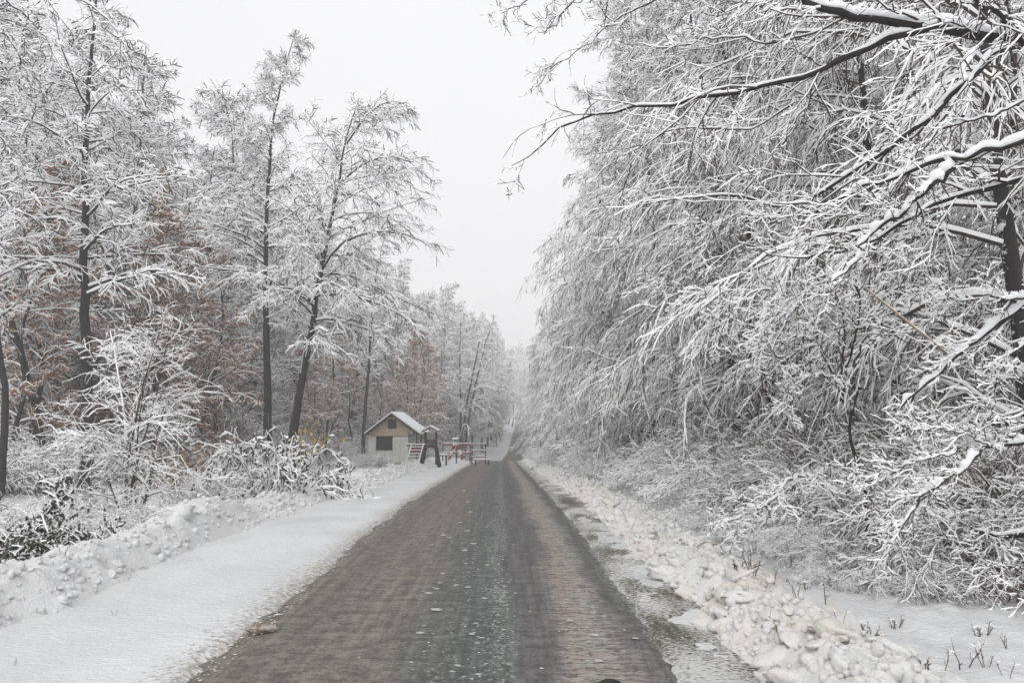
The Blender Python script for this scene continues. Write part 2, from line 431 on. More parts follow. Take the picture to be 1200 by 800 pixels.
# ------------------------------------------------------------------ mesh helpers
class MB:
    """Collects quads; builds one mesh."""
    def __init__(self): self.v, self.f, self.m, self.n = [], [], [], 0
    def add(self, v, f, m):
        v = np.asarray(v, float).reshape(-1, 3); f = np.asarray(f, np.int64).reshape(-1, 4)
        self.v.append(v); self.f.append(f + self.n)
        self.m.append(np.broadcast_to(np.asarray(m, np.int32), (len(f),)).copy())
        self.n += len(v)
        return self
    def box(self, c, size, m=0, R=None):
        s = np.array([[x, y, z] for x in (-.5, .5) for y in (-.5, .5) for z in (-.5, .5)]) * np.array(size)
        if R is not None: s = s @ np.array(R).T
        f = [[0, 1, 3, 2], [4, 6, 7, 5], [0, 4, 5, 1], [2, 3, 7, 6], [0, 2, 6, 4], [1, 5, 7, 3]]
        return self.add(s + np.array(c), f, m)
    def bar(self, a, b, w, h, m=0, up=(0, 0, 1)):
        a, b = np.array(a, float), np.array(b, float)
        d = b - a; L = np.linalg.norm(d); d /= L
        s = np.cross(d, up)
        if np.linalg.norm(s) < 1e-4: s = np.cross(d, (1, 0, 0))
        s /= np.linalg.norm(s); u = np.cross(s, d)
        return self.box((a + b) / 2, (w, L, h), m, np.stack([s, d, u], 1))
    def mesh(self, name, mats, smooth=False):
        me = bpy.data.meshes.new(name)
        v = np.concatenate(self.v); f = np.concatenate(self.f); m = np.concatenate(self.m)
        me.vertices.add(len(v)); me.vertices.foreach_set('co', v.astype(np.float32).ravel())
        me.loops.add(len(f) * 4); me.loops.foreach_set('vertex_index', f.astype(np.int32).ravel())
        me.polygons.add(len(f))
        me.polygons.foreach_set('loop_start', np.arange(0, len(f) * 4, 4, dtype=np.int32))
        me.polygons.foreach_set('loop_total', np.full(len(f), 4, np.int32))
        me.polygons.foreach_set('material_index', m.astype(np.int32))
        me.polygons.foreach_set('use_smooth', np.full(len(f), bool(smooth)))
        for mt in mats: me.materials.append(mt)
        me.update(calc_edges=True)
        return me

def link(name, me, parent=None, kind=None, label=None, loc=None):
    o = bpy.data.objects.new(name, me)
    COL.objects.link(o)
    if parent is not None: o.parent = parent
    if kind: o['kind'] = kind
    if label: o['label'] = label
    if loc is not None: o.location = loc
    return o

def thing(name, label, cat, loc=(0, 0, 0), rz=0.0, sc=1.0, group=None, me=None):
    o = bpy.data.objects.new(name, me)
    COL.objects.link(o)
    o.location = [float(c) for c in loc]; o.rotation_euler = (0, 0, rz)
    o.scale = (sc, sc, sc) if not isinstance(sc, tuple) else sc
    o['label'] = label; o['category'] = cat
    if group: o['group'] = group
    return o

def copy_thing(src, loc, rz, sc, label, group=None, rx=0.0, ry=0.0):
    c = src.copy(); COL.objects.link(c)
    c.location = [float(v) for v in loc]; c.rotation_euler = (rx, ry, rz)
    c.scale = (sc, sc, sc) if not isinstance(sc, tuple) else sc
    c['label'] = label
    if group: c['group'] = group
    elif 'group' in c: del c['group']
    for ch in src.children:
        d = ch.copy(); COL.objects.link(d); d.parent = c
    return c

def nrm(a): return a / np.maximum(np.linalg.norm(a, axis=-1, keepdims=True), 1e-9)

def frames(Pp, trunk=False):
    T = nrm(np.gradient(Pp, axis=1))
    if trunk: side = np.cross(T, np.array([0, 1.0, 0]))
    else:
        side = np.cross(T, np.array([0, 0, 1.0]))
        bad = np.linalg.norm(side, axis=-1, keepdims=True) < 0.12
        side = np.where(bad, np.cross(T, np.array([0, 1.0, 0])), side)
    side = nrm(side)
    return T, side, np.cross(side, T)

def tube(mb, Pp, Rs, Ru, S, m, phase=90.0, trunk=False, off=None):
    """Pp (N,K,3); radii (N,K); m: int or array (N,S) of material per side."""
    n, K = Pp.shape[:2]
    T, s, u = frames(Pp, trunk)
    if off is not None: Pp = Pp + u * off[..., None]
    a = np.radians(phase) + np.arange(S) * 2 * np.pi / S
    V = Pp[:, :, None, :] + s[:, :, None, :] * (np.cos(a)[None, None, :, None] * Rs[:, :, None, None]) \
        + u[:, :, None, :] * (np.sin(a)[None, None, :, None] * Ru[:, :, None, None])
    idx = np.arange(n * K * S).reshape(n, K, S)
    nx = np.roll(idx, -1, axis=2)
    Fq = np.stack([idx[:, :-1], nx[:, :-1], nx[:, 1:], idx[:, 1:]], -1)       # n,K-1,S,4
    if np.ndim(m) == 0: mm = np.full(Fq.shape[:3], m)
    else: mm = np.broadcast_to(np.asarray(m)[:, None, :], Fq.shape[:3])
    mb.add(V, Fq.reshape(-1, 4), mm.reshape(-1))

def resample(pts, K):
    pts = np.asarray(pts, float)
    # Catmull-Rom through the points, then even spacing
    p = np.vstack([2 * pts[0] - pts[1], pts, 2 * pts[-1] - pts[-2]])
    out = []
    for i in range(1, len(p) - 2):
        for t in np.linspace(0, 1, 8, endpoint=False):
            out.append(.5 * ((2 * p[i]) + (-p[i - 1] + p[i + 1]) * t + (2 * p[i - 1] - 5 * p[i] + 4 * p[i + 1] - p[i + 2]) * t * t
                             + (-p[i - 1] + 3 * p[i] - 3 * p[i + 1] + p[i + 2]) * t ** 3))
    out.append(p[-2]); out = np.array(out)
    L = np.r_[0, np.cumsum(np.linalg.norm(np.diff(out, axis=0), axis=1))]
    tt = np.linspace(0, L[-1], K)
    return np.stack([np.interp(tt, L, out[:, k]) for k in range(3)], 1)

def spawn(rg, Pp, R, n, t0, t1, length, ang, K=4, up=0.0, droop=0.0, wander=0.15, rs=0.6, rmin=0.004, flat=1.0,
          bias=(0, 0, 0), tip=0.35, jit=0.35, rmax=9.9):
    """Children on every path. length: f(t, parent length) -> metres."""
    Np, K0 = Pp.shape[:2]
    pl = np.linalg.norm(np.diff(Pp, axis=1), axis=-1).sum(1)
    idx = np.repeat(np.arange(Np), n)
    base = (np.tile(np.arange(n), Np) + rg.random(Np * n)) / n
    t = t0 + (t1 - t0) * base
    f = t * (K0 - 1); i = np.minimum(f.astype(int), K0 - 2); a = (f - i)[:, None]
    p = Pp[idx, i] * (1 - a) + Pp[idx, i + 1] * a
    T = nrm(Pp[idx, i + 1] - Pp[idx, i])
    r = R[idx, i] * (1 - a[:, 0]) + R[idx, i + 1] * a[:, 0]
    v = rg.normal(size=(len(idx), 3)); v[:, 2] *= flat
    perp = nrm(v - (v * T).sum(1, keepdims=True) * T)
    an = np.radians(ang) * (1 + jit * (rg.random(len(idx)) - .5))[:, None]
    D = nrm(np.cos(an) * T + np.sin(an) * perp + np.array([0, 0, up]) + np.array(bias))
    L = length(t, pl[idx]) * (0.6 + 0.7 * rg.random(len(idx)))
    st = L / (K - 1)
    out = np.empty((len(idx), K, 3)); out[:, 0] = p
    for k in range(1, K):
        D = nrm(D + np.array([0, 0, -1.0]) * (droop * (0.5 + rg.random(len(idx))) * st)[:, None] + wander * rg.normal(size=D.shape))
        p = p + D * st[:, None]; out[:, k] = p
    r0 = np.clip(r * rs * (0.7 + 0.5 * rg.random(len(idx))), rmin, rmax)
    return out, r0[:, None] * np.linspace(1, tip, K)[None, :]

def horiz(Pp):
    T = nrm(np.gradient(Pp, axis=1))
    return np.sqrt(np.clip(1 - T[..., 2] ** 2, 0, 1))

def limb_mesh(mb, Pp, R, rg, S=5, snow=1.0, trunk=False, bark=0, sn=1, cap=0.055, base=0.012):
    tube(mb, Pp, R, R, S, bark, phase=20, trunk=trunk)
    if snow > 0:
        h = np.clip((horiz(Pp) - 0.35) / 0.5, 0, 1)
        lump = 0.45 + 1.1 * rg.random(R.shape)
        hh = (np.clip(R * 1.1, 0.004, cap) + base) * h * snow * lump
        w = np.where(h > 0, R * 0.92 + 0.35 * hh, R * 0.3)
        tube(mb, Pp, w, R * 0.35 + hh * 0.6, 5, sn, phase=90, off=R * 0.5 + hh * 0.45)

def twig_mesh(mb, Pp, R, rg, thick, white=0.85, bark=0, sn=1, encase=0.45):
    """Fine twigs: three-sided; the two upper sides carry snow."""
    h = horiz(Pp).mean(1)
    n = len(Pp)
    pr = white * (0.55 + 0.45 * h)
    on = rg.random(n) < pr
    on2 = on & (rg.random(n) < 0.8)
    m = np.stack([np.where(on, sn, bark), np.where(on & (rg.random(n) < encase), sn, bark), np.where(on2, sn, bark)], 1)
    Rs = R + thick * (0.35 + 0.65 * h[:, None]) * np.where(on, 1, 0.35)[:, None] * np.linspace(1, .7, R.shape[1])[None]
    Rs = Rs * (0.6 + 0.8 * rg.random(R.shape))
    tube(mb, Pp, Rs * 0.95, Rs * 1.2, 3, m, phase=90)

def leaves_mb(mb, pts, rg, size, m, hang=0.6):
    """Small four-cornered leaves (folded a little), hanging from the given points."""
    n = len(pts)
    d = nrm(rg.normal(size=(n, 3)) + np.array([0, 0, -hang * 2]))
    s = nrm(np.cross(d, rg.normal(size=(n, 3))))
    L = size * (0.6 + 0.8 * rg.random(n))[:, None]
    mid = pts + d * L * 0.5
    V = np.stack([pts, mid + s * L * 0.32, pts + d * L, mid - s * L * 0.32], 1)
    mb.add(V, np.arange(n * 4).reshape(n, 4), m)

def on_paths(Pp, rg, n):
    i = rg.integers(0, Pp.shape[0], n); k = rg.random(n) * (Pp.shape[1] - 1.001)
    a = (k - np.floor(k))[:, None]; k = k.astype(int)
    return Pp[i, k] * (1 - a) + Pp[i, k + 1] * a

# ------------------------------------------------------------------ ground, road, banks
def grid_obj(name, us, ys, zf, mats, mat_f=None, follow=True):
    U, Y = np.meshgrid(us, ys)
    X = U + cx(Y)
    Z = zf(X, Y, U)
    V = np.stack([X, Y, Z], -1).reshape(-1, 3)
    nu, ny = len(us), len(ys)
    idx = np.arange(nu * ny).reshape(ny, nu)
    Fq = np.stack([idx[:-1, :-1], idx[:-1, 1:], idx[1:, 1:], idx[1:, :-1]], -1).reshape(-1, 4)
    mb = MB(); mb.add(V, Fq, 0)
    me = mb.mesh(name, mats, smooth=True)
    uvl = me.uv_layers.new(name='UVMap')
    uvs = np.stack([U, Y], -1).reshape(-1, 2)[Fq.ravel()]
    uvl.data.foreach_set('uv', uvs.astype(np.float32).ravel())
    return link(name, me, kind='structure')

def spacing(a, b, d0, rate):
    out = [a]; 
    while out[-1] < b: out.append(out[-1] + max(d0, rate * abs(out[-1])))
    return np.array(out)

ys_g = np.concatenate([np.arange(-40, 3, 1.0), spacing(3, 520, 0.045, 0.0125)])
us_g = np.concatenate([-spacing(7, 420, 0.3, 0.06)[::-1], np.arange(-6.9, -1.4, 0.08), np.arange(-1.4, 1.3, 0.65),
                       np.arange(1.5, 8.0, 0.09), spacing(8.1, 420, 0.25, 0.06)])
grid_obj('ground', us_g, ys_g, lambda x, y, u: ground_z(x, y), [ground_snow_mat()])
ys_r = np.concatenate([np.arange(-40, 3, 1.0), spacing(3, 420, 0.07, 0.012)])
grid_obj('road', np.linspace(-2.35, 2.35, 48), ys_r,
         lambda x, y, u: prof(y) + 0.004 * fbm(u * 2, y * 2.5, 3) - 0.03 * sm(np.abs(u), 1.6, 2.35), [road_mat()])
grid_obj('verge', np.arange(1.86, 3.3, 0.06), np.concatenate([np.arange(-20, 3, 1.0), spacing(3, 130, 0.06, 0.012)]),
         lambda x, y, u: prof(y) + 0.016 + 0.012 * fbm(x * 9, y * 9, 31) + 0.03 * fbm(x * 1.4, y * 1.1, 32)
         - 0.09 * sm(u, 2.02 + .05 * fbm(y * .9, y * 0 + 1, 37) + .12 * fbm(x * 7, y * 7, 38), 1.84), [verge_mat()])

def bankL(x, y, u):
    w = -u
    crest = 5.0 + 0.3 * fbm(y * .25, y * 0, 41)
    ht = 0.42 * (0.75 + 0.5 * fbm(y * .45, y * 0 + 2, 42)) * (1 - 0.3 * sm(y, 30, 60))
    foot = 4.3 + 0.25 * fbm(y * .8, y * 0 + 4, 43) - .35 * sm(y, 14, 26)
    a = sm(w, foot, crest + 0.1) * (1 - sm(w, crest + 0.5, crest + 1.5))
    d, v = worley(x * 5.2 + .5 * fbm(x * 3, y * 3, 46), y * 5.2, 44)
    d2, v2 = worley(x * 11, y * 11, 45)
    lump = (1 - np.clip(d, 0, 1) ** 2 * 1.3) * (0.3 + 0.9 * v)
    rub = sm(vnoise(x * .5, y * .35, 47), .25, .6) + .25
    z = ht * a + (a ** .5) * ((0.11 * lump + 0.05 * (1 - d2 ** 2)) * (0.35 + rub) - 0.03 + 0.03 * fbm(x * 5, y * 5, 48))
    return ground_z(x, y) + np.where(a > 0.004, z, 0) - 0.06 * (1 - sm(a, 0, .05))
ys_b = np.concatenate([np.arange(-14, 4, .5), spacing(4, 95, 0.045, 0.0105)])
grid_obj('snow_bank', np.arange(-7.0, -4.0, 0.055), ys_b, bankL, [M_RIDGE_WHITE])

def bankR(x, y, u):
    foot = 2.58 + 0.18 * fbm(y * .8, y * 0 + 4, 53) - .1 * sm(y, 15, 40)
    a = sm(u, foot, foot + 0.5) * (1 - sm(u, foot + 0.65, foot + 1.6))
    ht = 0.22 * (0.8 + 0.6 * fbm(y * .5, y * 0 + 2, 52)) * (1 - .35 * sm(y, 25, 60))
    d, v = worley(x * 5.5 + .5 * fbm(x * 3, y * 3, 56), y * 5.5, 54)
    d2, v2 = worley(x * 12, y * 12, 55)
    lump = (1 - np.clip(d, 0, 1) ** 2 * 1.3) * (0.3 + 0.9 * v)
    z = ht * a + (a ** .5) * (0.15 * lump + 0.05 * (1 - d2 ** 2) - 0.04 + 0.03 * fbm(x * 6, y * 6, 58))
    return ground_z(x, y) + np.where(a > 0.004, z, 0) - 0.06 * (1 - sm(a, 0, .05))
o = grid_obj('snow_bank', np.arange(2.3, 5.2, 0.05), ys_b, bankR, [M_RIDGE_CREAM])

# a low dune of far land so that nothing ends inside the haze
# ------------------------------------------------------------------ lumps of snow
def lump_mesh(name, seed, mat, sq=(1, 1, .75), n=14):
    rg = np.random.default_rng(seed)
    th = np.linspace(0, math.pi, n // 2 + 3); ph = np.linspace(0, 2 * math.pi, n, endpoint=False)
    A, B = np.meshgrid(th, ph, indexing='ij')
    v = np.stack([np.sin(A) * np.cos(B), np.sin(A) * np.sin(B), np.cos(A)], -1)
    k = rg.normal(size=(9, 3)) * 1.6; phs = rg.random(9) * 6.28
    r = 1 + sum(0.11 * np.sin(v @ k[i] * (1 + i * .45) + phs[i]) for i in range(9))
    bmp = rg.normal(size=(5, 3)); bmp /= np.linalg.norm(bmp, axis=1)[:, None]
    k2 = rg.normal(size=(6, 3)) * 5; 
    r = r + sum(0.03 * np.sin(v @ k2[i] + phs[i] * 2) for i in range(6))
    for q in bmp: r = r + 0.16 * np.clip((v @ q - .62) / .38, 0, 1)
    for q in range(7):
        d_ = rg.normal(size=3); d_ /= np.linalg.norm(d_); c_ = v @ d_
        r = np.where(c_ > .05, np.minimum(r, (.62 + .3 * rg.random()) / np.maximum(c_, .05)), r)
    v = v * r[..., None] * np.array(sq)
    idx = np.arange(v.shape[0] * n).reshape(v.shape[0], n); nx = np.roll(idx, -1, 1)
    Fq = np.stack([idx[:-1], idx[1:], nx[1:], nx[:-1]], -1).reshape(-1, 4)
    mb = MB(); mb.add(v, Fq, 0)
    return mb.mesh(name, [mat], smooth=True)

cream = [lump_mesh('snow_lump', 100 + i, M_RIDGE_CREAM, (1, 0.85, .7)) for i in range(5)]
pale = [lump_mesh('snow_lump', 120 + i, M_RIDGE_WHITE, (1, 0.85, .7)) for i in range(5)]
def bank_h(side, x, y):
    u = x - cx(y)
    f = bankL if side < 0 else bankR
    return float(f(np.array([x]), np.array([y]), np.array([u]))[0])

def put_lump(me, x, y, r, label, group=None, z=None, sc=None, rz=None):
    if z is None: z = bank_h(1 if x > cx(y) else -1, x, y)
    o = thing('snow_lump', label, 'snow lump', (x, y, z + r * .05), 0, (sc or (r * rnd.uniform(.9, 1.5), r * rnd.uniform(.7, 1.1), r * rnd.uniform(.5, .95))), group, me)
    o.rotation_euler = (rnd.uniform(-.4, .4), rnd.uniform(-.4, .4), rnd.uniform(0, 6.28) if rz is None else rz)
    return o
for i in range(200):
    y = 5.0 + 15 * (i / 200) ** 1.15 + rnd.uniform(-.15, .15)
    side = rnd.random() ** 1.4
    u = 2.62 + side * 1.05 - .1 * sm(np.float64(y), 15, 40)
    r = (.045 + .11 * rnd.random() ** 2.2) * (1 - .15 * side)
    put_lump(rnd.choice(cream), float(cx(y) + u), y, r,
             'small rounded lump of ploughed snow in the cream ridge along the verge', 'lumps of the cream ploughed snow ridge')
for i in range(85):
    y = 6.5 + 16 * (i / 85) ** 1.1
    u = -(4.32 + rnd.random() ** 1.6 * .6)
    put_lump(rnd.choice(pale), float(cx(y) + u), y, rnd.uniform(.035, .085) * (1.4 if rnd.random() < .1 else 1),
             'small rounded lump of ploughed snow in the white ridge by the flat shoulder', 'lumps of the white ploughed snow ridge')
def big(px, py, r, me, lab, sc, rz=0.0):
    p = P(px, py, 5); k = (CAMZ - .15) / (CAMZ - p[2]); x, y = p[0] * k, 5 * k
    put_lump(me, x, y, r, lab, sc=sc, rz=rz)
big(750, 642, .25, lump_mesh('snow_lump', 201, M_RIDGE_CREAM), 'largest pinkish cream boulder of ploughed snow where the ridge meets the road', (.26, .2, .17))
big(786, 668, .2, lump_mesh('snow_lump', 202, M_RIDGE_CREAM), 'long flat cream slab of ploughed snow below the brown-stained lump', (.3, .13, .12), -.1)
big(828, 655, .2, lump_mesh('snow_lump', 203, M_DIRTSNOW), 'brown earth-stained snow lump on top of the cream ridge', (.2, .18, .17))
big(823, 712, .2, lump_mesh('snow_lump', 204, M_RIDGE_CREAM), 'round cream snow boulder at the ridge foot beside green grass', (.19, .18, .16))
big(905, 765, .2, lump_mesh('snow_lump', 205, M_RIDGE_CREAM), 'wide undercut cream snow block at the near end of the ridge', (.2, .15, .1))
big(985, 770, .2, lump_mesh('snow_lump', 206, M_RIDGE_CREAM), 'big smooth white snow mound at the near end of the ridge', (.24, .22, .12))
big(210, 628, .2, lump_mesh('snow_lump', 207, M_RIDGE_WHITE), 'upright pale snow block standing on the white ridge crest', (.22, .2, .24))

# lumps past counting, down to fist size
def rubble(name, n, side, seed, mat, label):
    rg = np.random.default_rng(seed)
    src = lump_mesh('rubble_source', seed, mat, (1, .85, .75), 7)
    sv = np.array([v.co[:] for v in src.vertices]); sf = np.array([p.vertices[:] for p in src.polygons])
    y = 5 + 42 * rg.random(n) ** 1.5
    a = rg.random(n) ** 1.3
    u = (2.55 + a * 1.15 - .1 * sm(y, 15, 40)) if side > 0 else -(4.25 + a * 1.15 - .3 * sm(y, 14, 26))
    x = cx(y) + u
    z = (bankR if side > 0 else bankL)(x, y, u)
    r = (.022 + .05 * rg.random(n) ** 2) * (1 + sm(y, 12, 30) * .5) * (1 if side > 0 else .8)
    an = rg.random(n) * 6.28; c, s_ = np.cos(an)[:, None], np.sin(an)[:, None]
    k = 0.7 + .6 * rg.random((n, 1, 3))
    v = sv[None] * k * r[:, None, None]
    V = np.stack([v[..., 0] * c - v[..., 1] * s_, v[..., 0] * s_ + v[..., 1] * c, v[..., 2]], -1) + np.stack([x, y, z + r * .2], -1)[:, None]
    mb = MB(); mb.add(V, (sf[None] + (np.arange(n) * len(sv))[:, None, None]).reshape(-1, 4), 0)
    o = link(name, mb.mesh(name, [mat], True), kind='stuff'); o['label'] = label; o['category'] = 'snow rubble'
    bpy.data.meshes.remove(src); TRI[0] += mb.n * 2
TRI = [0]
rubble('snow_rubble', 2600, 1, 331, M_RIDGE_CREAM, 'fist-sized cream rubble of ploughed snow filling the ridge along the grassy verge')
rubble('snow_rubble', 1900, -1, 332, M_RIDGE_WHITE, 'fist-sized white rubble of ploughed snow on the ridge beyond the flat shoulder')

# pieces of slush on the road
chunk_me = [lump_mesh('slush_chunk', 300 + i, M_CHUNK, (1, .7, .45), 9) for i in range(4)]
def road_pt(px, py):
    p = P(px, py, 5); k = CAMZ / (CAMZ - p[2]); y = 5 * k
    for _ in range(6):
        z = float(prof(y)); k = (CAMZ - z) / (CAMZ - p[2]); y = 5 * k
    return p[0] * k, y, float(prof(y))
spots = [(512, 715, 12), (503, 695, 8), (516, 683, 6), (545, 645, 6), (548, 622, 6), (555, 637, 6), (535, 686, 8), (549, 688, 7), (568, 701, 6),
         (493, 742, 10), (482, 776, 5), (484, 784, 4), (537, 780, 8), (530, 787, 6), (561, 790, 7), (553, 743, 7), (565, 747, 6), (558, 730, 5),
         (560, 753, 5), (497, 733, 4), (520, 627, 6), (527, 630, 5), (540, 612, 5), (552, 600, 5), (519, 672, 5), (546, 660, 4), (571, 662, 4),
         (697, 745, 9), (702, 775, 9), (690, 752, 6), (668, 727, 6), (708, 722, 5), (745, 748, 7), (512, 690, 5), (508, 742, 3), (544, 575, 4), (548, 588, 4)]
for px, py, w in spots:
    x, y, z = road_pt(px, py)
    r = w * 0.62 * y / F
    o = thing('slush_chunk', 'small grey-white chunk of slush lying on the wet asphalt', 'slush chunk', (x, y, z + r * .16), rnd.uniform(-.5, .5),
              (r, r * .8, r * .4), 'slush chunks on the road', rnd.choice(chunk_me))
x, y, z = road_pt(305, 741)
thing('slush_chunk', 'tan chunk of dirty slush at the edge of the flat snowy shoulder', 'slush chunk', (x, y, z + .04), .2, (.13, .08, .07), None,
      lump_mesh('slush_chunk', 310, M_DIRTSNOW, (1, .8, .7)))
x, y, z = road_pt(712, 801)
thing('stone', 'small black rounded stone lying on the near asphalt', 'stone', (x, y, z + .01), 0, (.085, .06, .05), None, lump_mesh('stone', 311, M_STONE))
# crumbs too small to pick apart
rg = np.random.default_rng(12)
mb = MB()
n = 5200
kind_ = rg.random(n)
yy = 4.8 + 34 * rg.random(n) ** 1.6
uu = np.where(kind_ < .13, rg.normal(.45, .1, n), np.where(kind_ < .20, rg.normal(0, .3, n), np.where(kind_ < .27, rg.normal(1.3, .2, n),
     np.where(kind_ < .75, 2.05 + .8 * rg.random(n), -1.85 - .6 * rg.random(n) ** 2))))
rr = .003 + .013 * rg.random(n) ** 2.5 + .012 * (np.abs(uu) > 1.9) * rg.random(n) ** 3
xx = uu + cx(yy); zz = np.where(np.abs(uu) > 1.9, np.maximum(ground_z(xx, yy), prof(yy)), prof(yy)) + rr * .3
base = np.array([[1, 0, 0], [0, 1, 0], [-1, 0, 0], [0, -1, 0], [0, 0, .8], [0, 0, -.8]])
an = rg.random(n) * 6.28
base = base * np.array([1, 1, .5])
bx = base[None] * (rr[:, None, None] * (0.7 + .6 * rg.random((n, 6, 1)))) * np.array([1.4, 1, .8])
V = np.stack([bx[..., 0] * np.cos(an)[:, None] - bx[..., 1] * np.sin(an)[:, None], bx[..., 0] * np.sin(an)[:, None] + bx[..., 1] * np.cos(an)[:, None], bx[..., 2]], -1)
V += np.stack([xx, yy, zz], -1)[:, None]
fq = np.array([[0, 1, 4, 4], [1, 2, 4, 4], [2, 3, 4, 4], [3, 0, 4, 4]])
tri = np.array([[0, 1, 4], [1, 2, 4], [2, 3, 4], [3, 0, 4]])
me = bpy.data.meshes.new('slush_crumbs')
fa = (np.arange(n)[:, None, None] * 6 + tri[None]).reshape(-1, 3)
me.from_pydata(V.reshape(-1, 3).tolist(), [], fa.tolist()); me.materials.append(M_CHUNK)
o = link('slush_crumbs', me, kind='stuff'); o['label'] = 'loose crumbs of slush scattered over the road and its edges'; o['category'] = 'slush'

# ------------------------------------------------------------------ trees
def tree_parts(seed, trunk_pts, r0, r1, n1, len1, ang1=70, t0=.2, up1=.0, droop1=.12, bias=(0, 0, 0), n2=9, n3=7, l2=.42, l3=.38, n4=0, l4=.4,
               thick=.014, droop3=.5, white=.9, hero=False, leaf=None, nleaf=0, leafsize=.07, K1=8, wander1=.1, S0=8, bark=None, flat2=.5, extra=None, l3min=.35,
               topfade=1.0, snow1=1.0, a2=48, a3=46, encase=.5):
    rg = np.random.default_rng(seed)
    tp = resample(trunk_pts, 26)[None]
    tp[0, 1:-1] += rg.normal(size=(24, 3)) * np.array([1, 1, 0]) * r0 * .12
    tR = (r1 + (r0 - r1) * (1 - np.linspace(0, 1, 26)) ** 1.15)[None]
    tR[0, 0] *= 1.25
    b1, R1 = spawn(rg, tp, tR, n1, t0, .985, lambda t, pl: len1(t), ang1, K=K1, up=up1, droop=droop1, wander=wander1, rs=.42, rmin=.012, bias=bias, tip=.22, flat=.45)
    if extra is not None:
        b1 = np.concatenate([b1, extra[0]]); R1 = np.concatenate([R1, extra[1]])
    b2, R2 = spawn(rg, b1, R1, n2, .12, .98, lambda t, pl: np.maximum(pl * l2 * (1.05 - .6 * t), np.minimum(.45, pl * .7)), a2, K=5, droop=droop1 * 2.0, wander=.16, rs=.55, rmin=.006, flat=flat2, bias=np.array(bias) * .4, tip=.3)
    b3, R3 = spawn(rg, b2, R2, n3, .08, 1.0, lambda t, pl: np.maximum(pl * l3 * (1.1 - .5 * t), np.minimum(l3min, pl * .8)), a3, K=4, droop=droop3, wander=.2, rs=.6, rmin=.003, flat=.6, tip=.4)
    return rg, tp, tR, (b1, R1), (b2, R2), (b3, R3)

def tree_meshes(name, spec, hero=False):
    sp = dict(spec)
    thick = sp.get('thick', .014); white = sp.get('white', .9)
    leaf, nleaf, lsz = sp.get('leaf'), sp.get('nleaf', 0), sp.get('leafsize', .07)
    n4, l4 = sp.get('n4', 0), sp.get('l4', .4)
    snow1 = sp.get('snow1', 1.0)
    barkm = sp.get('bark') or M_BARK
    rg, tp, tR, (b1, R1), (b2, R2), (b3, R3) = tree_parts(**sp)
    res = {}
    mb = MB(); tube(mb, tp, tR, tR, 9, 0, trunk=True); res['trunk'] = mb.mesh('trunk', [M_TRUNK], True)
    TRI[0] += mb.n * 2
    if hero:
        res['branch'] = []
        for i in range(len(b1)):
            mb = MB(); limb_mesh(mb, b1[i:i + 1], R1[i:i + 1], rg, 5, snow1); res['branch'].append(mb.mesh('branch', [barkm, M_TWIGSNOW], True)); TRI[0] += mb.n * 2
    tw = MB()
    if not hero: limb_mesh(tw, b1, R1, rg, 4, snow1)
    limb_mesh(tw, b2, R2, rg, 3, 1.0, base=thick * .7)
    enc = sp.get('encase', .5)
    twig_mesh(tw, b3, R3, rg, thick, white, encase=enc)
    last = b3
    if n4:
        b4, R4 = spawn(rg, b3, R3, n4, .15, 1.0, lambda t, pl: np.maximum(pl * l4, .16), 34, K=3, droop=1.6, wander=.22, rs=.6, rmin=.002, flat=.7, tip=.5)
        twig_mesh(tw, b4, R4, rg, thick * .8, white, encase=enc)
        last = b4
    mats = [M_TWIGBARK if not sp.get('bark') else sp['bark'], M_TWIGSNOW]
    if leaf is not None:
        mats.append(leaf); leaves_mb(tw, on_paths(last, rg, nleaf), rg, lsz, 2)
    res['twigs'] = tw.mesh('twigs', mats)
    TRI[0] += sum(len(f) for f in tw.f) * 2
    return res

def make_tree(kind, label, res, loc, group=None, rz=0, sc=1.0, cat='tree'):
    t = thing(kind, label, cat, loc, rz, sc, group)
    if 'trunk' in res: link('trunk', res['trunk'], t)
    for b in res.get('branch', []): link('branch', b, t)
    link('crown', res['twigs'], t, kind='stuff')
    return t

def vertical_trunk(rg_seed, h, lean=.03, n=7):
    r = random.Random(rg_seed)
    x = y = 0; pts = [(0, 0, -.4)]
    for k in range(1, n):
        x += r.uniform(-1, 1) * lean * h / n; y += r.uniform(-1, 1) * lean * h / n
        pts.append((x, y, h * k / (n - 1)))
    return pts

def crown_len(L, low=.55, top=.12):
    return lambda t: L * (low + (1 - low) * np.clip((t - .15) / .3, 0, 1)) * np.clip((1.02 - t) / .55, top, 1)

# -- forest models (shared mesh data) --
forest = []
for s in range(4):
    forest.append(tree_meshes('forest', dict(seed=40 + s, trunk_pts=vertical_trunk(s, 20.5, .25), r0=.2, r1=.02, n1=50, len1=crown_len(4.4 + .5 * (s % 2), top=.3), ang1=60,
                  t0=.10, up1=.14, droop1=.12, n2=9, n3=12, l2=.42, l3=.5, thick=.026, droop3=.8, l3min=.5, white=.95)))
beech = []
for s in range(2):
    beech.append(tree_meshes('beech', dict(seed=60 + s, trunk_pts=vertical_trunk(30 + s, 14, .3), r0=.14, r1=.02, n1=34, len1=crown_len(3.4), ang1=65, t0=.1,
                 up1=.1, droop1=.12, n2=7, n3=8, l2=.42, l3=.5, thick=.018, droop3=.5, l3min=.45, white=.92, leaf=M_BROWNLEAF, nleaf=10000, leafsize=.12)))
rightm = []
lean = [(0, 0, -.4), (-.1, .2, 3), (-.5, 0, 7), (-.9, -.3, 11), (-1.3, .2, 15), (-1.5, 0, 18.5)]
